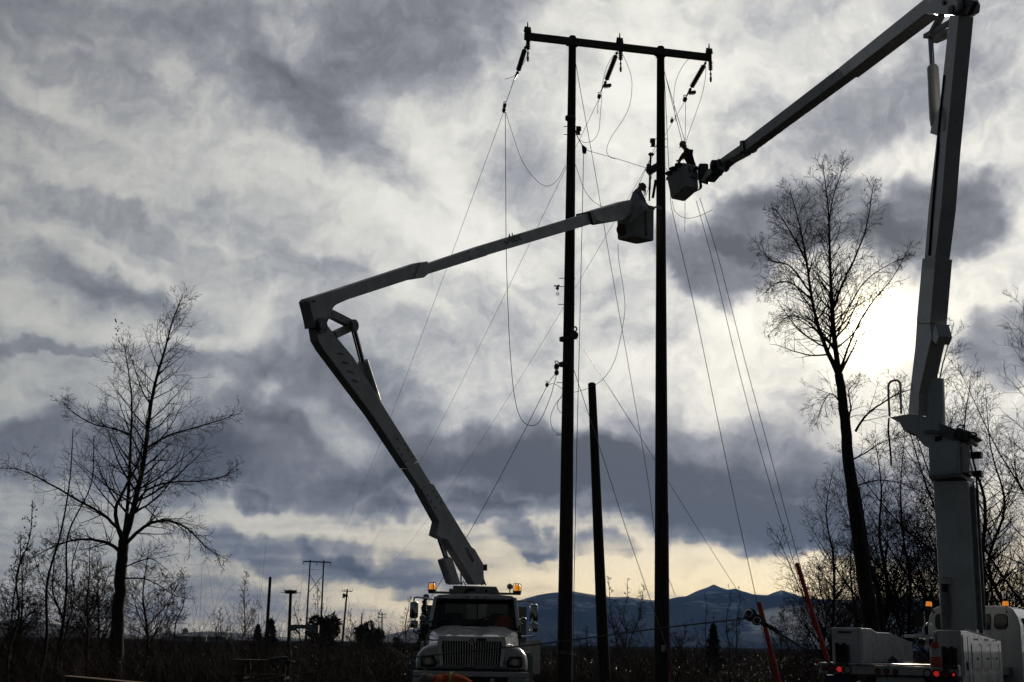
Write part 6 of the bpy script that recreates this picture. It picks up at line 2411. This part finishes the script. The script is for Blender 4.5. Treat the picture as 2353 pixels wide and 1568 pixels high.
# turntable
mb = MB()
mb.prism([D5(345, 683, vq), D5(580, 640, vq), D5(760, 668, vq), D5(945, 742, vq), D5(1105, 810, vq), D5(1215, 985, vq), D5(960, 985, vq), D5(800, 1035, vq), D5(760, 1022, vq), D5(630, 862, vq), D5(520, 845, vq), D5(455, 712, vq)], H2 * .75)
tb_ = mb.build('turntable', 'paint', t2, bevel=.015)
mb = MB()
mb.prism([D5(940, 745, vq - .05), D5(1110, 812, vq - .05), D5(1375, 890, vq - .05), D5(1378, 908, vq - .05), D5(1310, 930, vq - .05), D5(1325, 965, vq - .05), D5(1290, 985, vq - .05), D5(1110, 960, vq - .05), D5(960, 900, vq - .05)], H2 * .7)
mb.build('winch_deck', 'grey_steel', tb_, bevel=.01)
mb = MB()
mb.tube([D5(1150, 870, vq - .12), D5(1290, 915, vq - .12)], .12, 14)
mb.build('winch_drum', 'steel', tb_, smooth=True)
MB().prism([D5(893, 915, vq - .02), D5(975, 900, vq - .02), D5(978, 955, vq - .02), D5(895, 975, vq - .02)], H2 * .012).build('dark_opening', 'black', tb_)
mb = MB()
mb.prism([D5(750, 845, vq - .1), D5(860, 828, vq - .1), D5(985, 850, vq - .1), D5(985, 880, vq - .1), D5(760, 862, vq - .1)], H2 * .1)
mb.build('slew_motor', 'grey_steel', tb_)
mb = MB()
mb.tube(smooth_path([D5(1160, 800, vq - .1), D5(1195, 775, vq - .1), D5(1232, 785, vq - .1), D5(1225, 815, vq - .1)]), .018, 6)
mb.tube(smooth_path([D5(1290, 870, vq - .1), D5(1360, 868, vq - .1), D5(1390, 890, vq - .1), D5(1360, 915, vq - .1), D5(1300, 920, vq - .1)]), .018, 6)
mb.build('hydraulic_hose', 'rubber', tb_)
mb = MB()
mb.tube(smooth_path([D5(352, 672, vq + .3), D5(340, 420, vq + .3), D5(340, 300, vq + .3), D5(370, 255, vq + .3), D5(430, 240, vq + .3), D5(470, 262, vq + .3), D5(482, 320, vq + .3), D5(492, 640, vq + .3)], 4), .024, 7)
mb.build('guard_rail', 'grey_steel', tb_, smooth=True)
mb = MB()
mb.tube(smooth_path([D5(345, 690, vq + .3), D5(338, 830, vq + .3), D5(352, 980, vq + .3), D5(366, 1130, vq + .3), D5(374, 1270, vq + .3)]), [.02] * 24 + [.008], 5)
mb.build('hanging_cord', 'rubber', tb_)

# its booms, again in one upright plane from the turntable to the far bucket
BK2 = S(1690, 425, 39.3)
BP2 = D5(700, 640, vq + .35)
d2 = Vector((BK2.x - BP2.x, BK2.y - BP2.y, 0)).normalized()
n2 = Vector((-d2.y, d2.x, 0))
if n2.dot(CAM - BP2) < 0:
    n2 = -n2
BO2 = BP2 + n2 * .18


def e2(x, y, off=0.0):
    return on_plane(x, y, BO2 + n2 * off, n2)


def quad(pts, t_, nm, mt, parent, bev=.012):
    return MB().prism(pts, -n2 * t_).build(nm, mt, parent, bevel=bev)


g4 = lambda cx, cy, off=0.0: e2(2180 + cx / 4.356, cy / 4.356, off)
r1_ = lambda cx, cy, off=0.0: e2(1800 + cx / 3.136, 350 + cy / 3.136, off)
TK = .33
lb2 = quad([g4(598, 165), g4(702, 165), g4(566, 1568), r1_(1562, 500), r1_(1515, 880), r1_(1432, 880), r1_(1463, 500), g4(452, 1568)], TK, 'lower_boom', 'paint', t2)
quad([r1_(1416, 880, .015), r1_(1519, 880, .015), r1_(1477, 1380, .015), r1_(1370, 1380, .015)], TK + .045, 'boom_sleeve', 'paint', lb2)
heel = quad([r1_(1372, 1380), r1_(1476, 1380), r1_(1490, 1480), r1_(1468, 1568), e2(2100 + 705 / 4.9, 880 + 400 / 4.9), e2(2100 + 700 / 4.9, 880 + 665 / 4.9), e2(2100 + 572 / 4.9, 880 + 640 / 4.9), e2(2100 + 600 / 4.9, 880 + 320 / 4.9), r1_(1360, 1568)], TK, 'boom_heel', 'paint', lb2)
quad([r1_(1518, 1380, -.02), r1_(1545, 1480, -.02), r1_(1522, 1540, -.02), r1_(1480, 1500, -.02)], TK * .9, 'cylinder_lug', 'paint', lb2)
# elbow at the top
quad([g4(470, -60, .02), g4(560, -90, .02), g4(660, -70, .02), g4(700, 20, .02), g4(690, 110, .02), g4(620, 160, .02), g4(400, 150, .02), g4(345, 150, .02), g4(360, 20, .02)], .50, 'elbow', 'paint', t2, .04)
quad([g4(690, -60, -.08), g4(860, 10, -.08), g4(856, 45, -.08), g4(795, 165, -.08), g4(700, 165, -.08), g4(690, 90, -.08)], .10, 'elbow_cover', 'steel', t2, .03)
for cx, cy, r in ((630, 105, .09), (548, 32, .05)):
    mb = MB()
    disc(mb, g4(cx, cy, .02), n2, r, .04, 16)
    mb.build('pivot_pin', 'steel', t2)
mb = MB()
mb.beam(g4(520, 160, -.05), g4(405, 375, -.05), .10, .12, n2)
mb.beam(g4(620, 235, -.05), g4(345, 390, -.05), .09, .10, n2)
mb.beam(g4(600, 350, -.28), g4(440, 420, -.28), .16, .14, n2)
mb.build('link_arm', 'grey_steel', t2)
mb = MB()
mb.tube([g4(400, 400, -.1), g4(420, 712, -.1)], .055, 12)
mb.build('cylinder_rod', 'chrome', t2, smooth=True)
mb = MB()
mb.tube([g4(422, 708, -.1), g4(425, 730, -.1), g4(455, 1260, -.1), g4(462, 1330, -.1)], [.10, .125, .13, .12], 16)
mb.build('elbow_cylinder', 'paint', t2, smooth=True)
quad([g4(405, 1350, .0), g4(500, 1120, .0), g4(590, 1150, .0), g4(570, 1395, .0), g4(455, 1440, .0), g4(392, 1420, .0)], .3, 'cylinder_bracket', 'paint', t2)
# lift cylinder beside the heel
l5 = lambda cx, cy, o_=.0: D5(cx, cy, vq + .2 + o_)
mb = MB()
mb.tube([l5(883, 240), l5(878, -60), on_plane(2292, 810, RL + H2 * (vq + .2), H2)], .075, 12)
mb.build('cylinder_rod', 'grey_steel', t2, smooth=True)
mb = MB()
mb.tube([l5(905, 800), l5(885, 232)], .20, 16)
mb.build('lift_cylinder', 'paint', t2, smooth=True)
# upper boom
f8 = lambda cx, cy, off=0.0: e2(1250 + cx / 1.8824, cy / 1.8824, off)
ub2 = quad([g4(395, -60), g4(470, -60), g4(470, 130), g4(345, 148), e2(2062, 186), e2(2047, 166)], .36, 'upper_boom', 'paint', t2)
quad([e2(2046, 167, -.03), e2(2062, 186, -.03), f8(1020, 730, -.03), f8(1050, 655, -.03)][0:2] + [f8(1072, 692, -.03), f8(1052, 657, -.03)], .30, 'inner_boom', 'bucket', ub2)
quad([f8(1046, 648, .02), f8(1060, 645, .02), f8(1064, 690, .02), f8(1046, 700, .02)], .42, 'boom_collar', 'black', ub2)
tp2 = quad([f8(1050, 664, -.02), f8(1046, 706, -.02), f8(975, 745, -.02), f8(920, 790, -.02), f8(880, 835, -.02), f8(868, 830, -.02), f8(890, 790, -.02), f8(950, 735, -.02)], .36, 'boom_tip', 'grey_steel', t2)
mb = MB()
c = f8(938, 757, .02)
mb.box(c, (.34, .34, .2))
mb.build('tip_winch', 'steel', tp2, bevel=.05)
mb = MB()
mb.tube([f8(950, 735, .1), f8(955, 770, .1), f8(985, 785, .05)], .05, 6)
mb.box(f8(985, 765, .0), (.16, .2, .2))
mb.box(f8(940, 792, .0), (.34, .22, .14))
tag(mb.build('tip_valves', 'steel', tp2), kind='stuff')

for off, dy in ((.012, 0), (.012, 8)):
    MB().tube(smooth_path([r1_(1466 + dy, 860, off), r1_(1490 + dy, 520, off), r1_(1530 + dy, 60, off), g4(480 + dy, 1400, off), g4(540 + dy, 800, off)], 4), .014, 5).build('hydraulic_hose', 'rubber', lb2)
# far bucket, its lineman
Yk = 39.3
nb2 = c2(1429, 693, Yk - .45)
ea = CR * -.425 - CU * .38 + F0 * .36
eb = CR * .50 - CU * .05 + F0 * .44
eu = CR * -.05 + CU * .70 + F0 * .32
bk2, kt, kb_ = bucket([nb2 + ea, nb2, nb2 + eb, nb2 + ea + eb], eu, t2, 1.10)
zb2 = nb2.z - .1
un2 = eu.normalized()
mb = MB()
fcen = kt[1].lerp(kt[2], .5)
rx_ = (kt[2] - kt[1]).normalized()
nf = un2.cross(rx_).normalized()
if nf.dot(CAM - fcen) < 0:
    nf = -nf
inw = (kb_[1].lerp(kb_[2], .5) - fcen) / eu.length
for u, z, w_, h_ in ((-.08, -.16, .10, .13), (.11, -.20, .09, .10), (-.08, -.26, .06, .05), (.03, -.45, .26, .035), (.0, -.35, .03, .03)):
    mb.box(fcen + rx_ * u + inw * -z + nf * .035, (w_, .02, h_), Matrix((rx_, nf, -inw.normalized())).transposed())
tag(mb.build('bucket_decal', 'decal', bk2), kind='stuff')
mb = MB()
bb0, bb1 = c2(1590, 440, Yk), c2(1715, 610, Yk)
mb.box((bb0 + bb1) / 2, (abs(bb1.x - bb0.x), .45, abs(bb0.z - bb1.z)))
mb.beam(c2(1610, 600, Yk), c2(1740, 640, Yk), .3, .2)
mb.build('bucket_bracket', 'steel', t2, bevel=.05)
mb = MB()
for k in range(4):
    c = kb_[2] + Vector((-.12 + .02 * k, 0, .04))
    mb.tube(smooth_path([c + Vector((.1, 0, .25)), c + Vector((.12, 0, -.02)), c + Vector((-.05 - .03 * k, 0, -.16)), c + Vector((-.2, 0, -.08)), c + Vector((-.16, 0, .04))]), .014, 5)
mb.build('coiled_hose', 'rubber', bk2)
mb = MB()
c = kb_[1] + Vector((-.1, .15, 0))
mb.tube([c, c - Z * .09], .012, 5)
mb.ell(c - Z * .12, (.03, .03, .05))
mb.build('drain_plug', 'steel', bk2)
mb = MB()
rim = [kt[0], kt[0].lerp(kt[1], .5), kt[1].lerp(kt[0], .25)]
for p, s_ in ((kt[0].lerp(kt[1], .25), .16), (kt[0].lerp(kt[1], .55), .2), (kt[0].lerp(kt[1], .8), .15), (kt[0].lerp(kt[3], .4), .2)):
    mb.ell(p + Z * .03, (s_, .12, .085), None, 10, 6)
mb.build('tool_apron', 'jacket', bk2, smooth=True)
km = sum(kt, Vector((0, 0, 0))) / 4
hp_ = c2(1425, 162, km.y)
person(Vector((hp_.x + .13, km.y + .02, hp_.z - 1.57)), 'lineman hunched in the far bucket right of the right pole, only hat and shoulders showing', math.radians(122), .40, .30,
       [(-.25, .30, .98), (.15, .34, .98)], head_dip=.35, top='jacket')
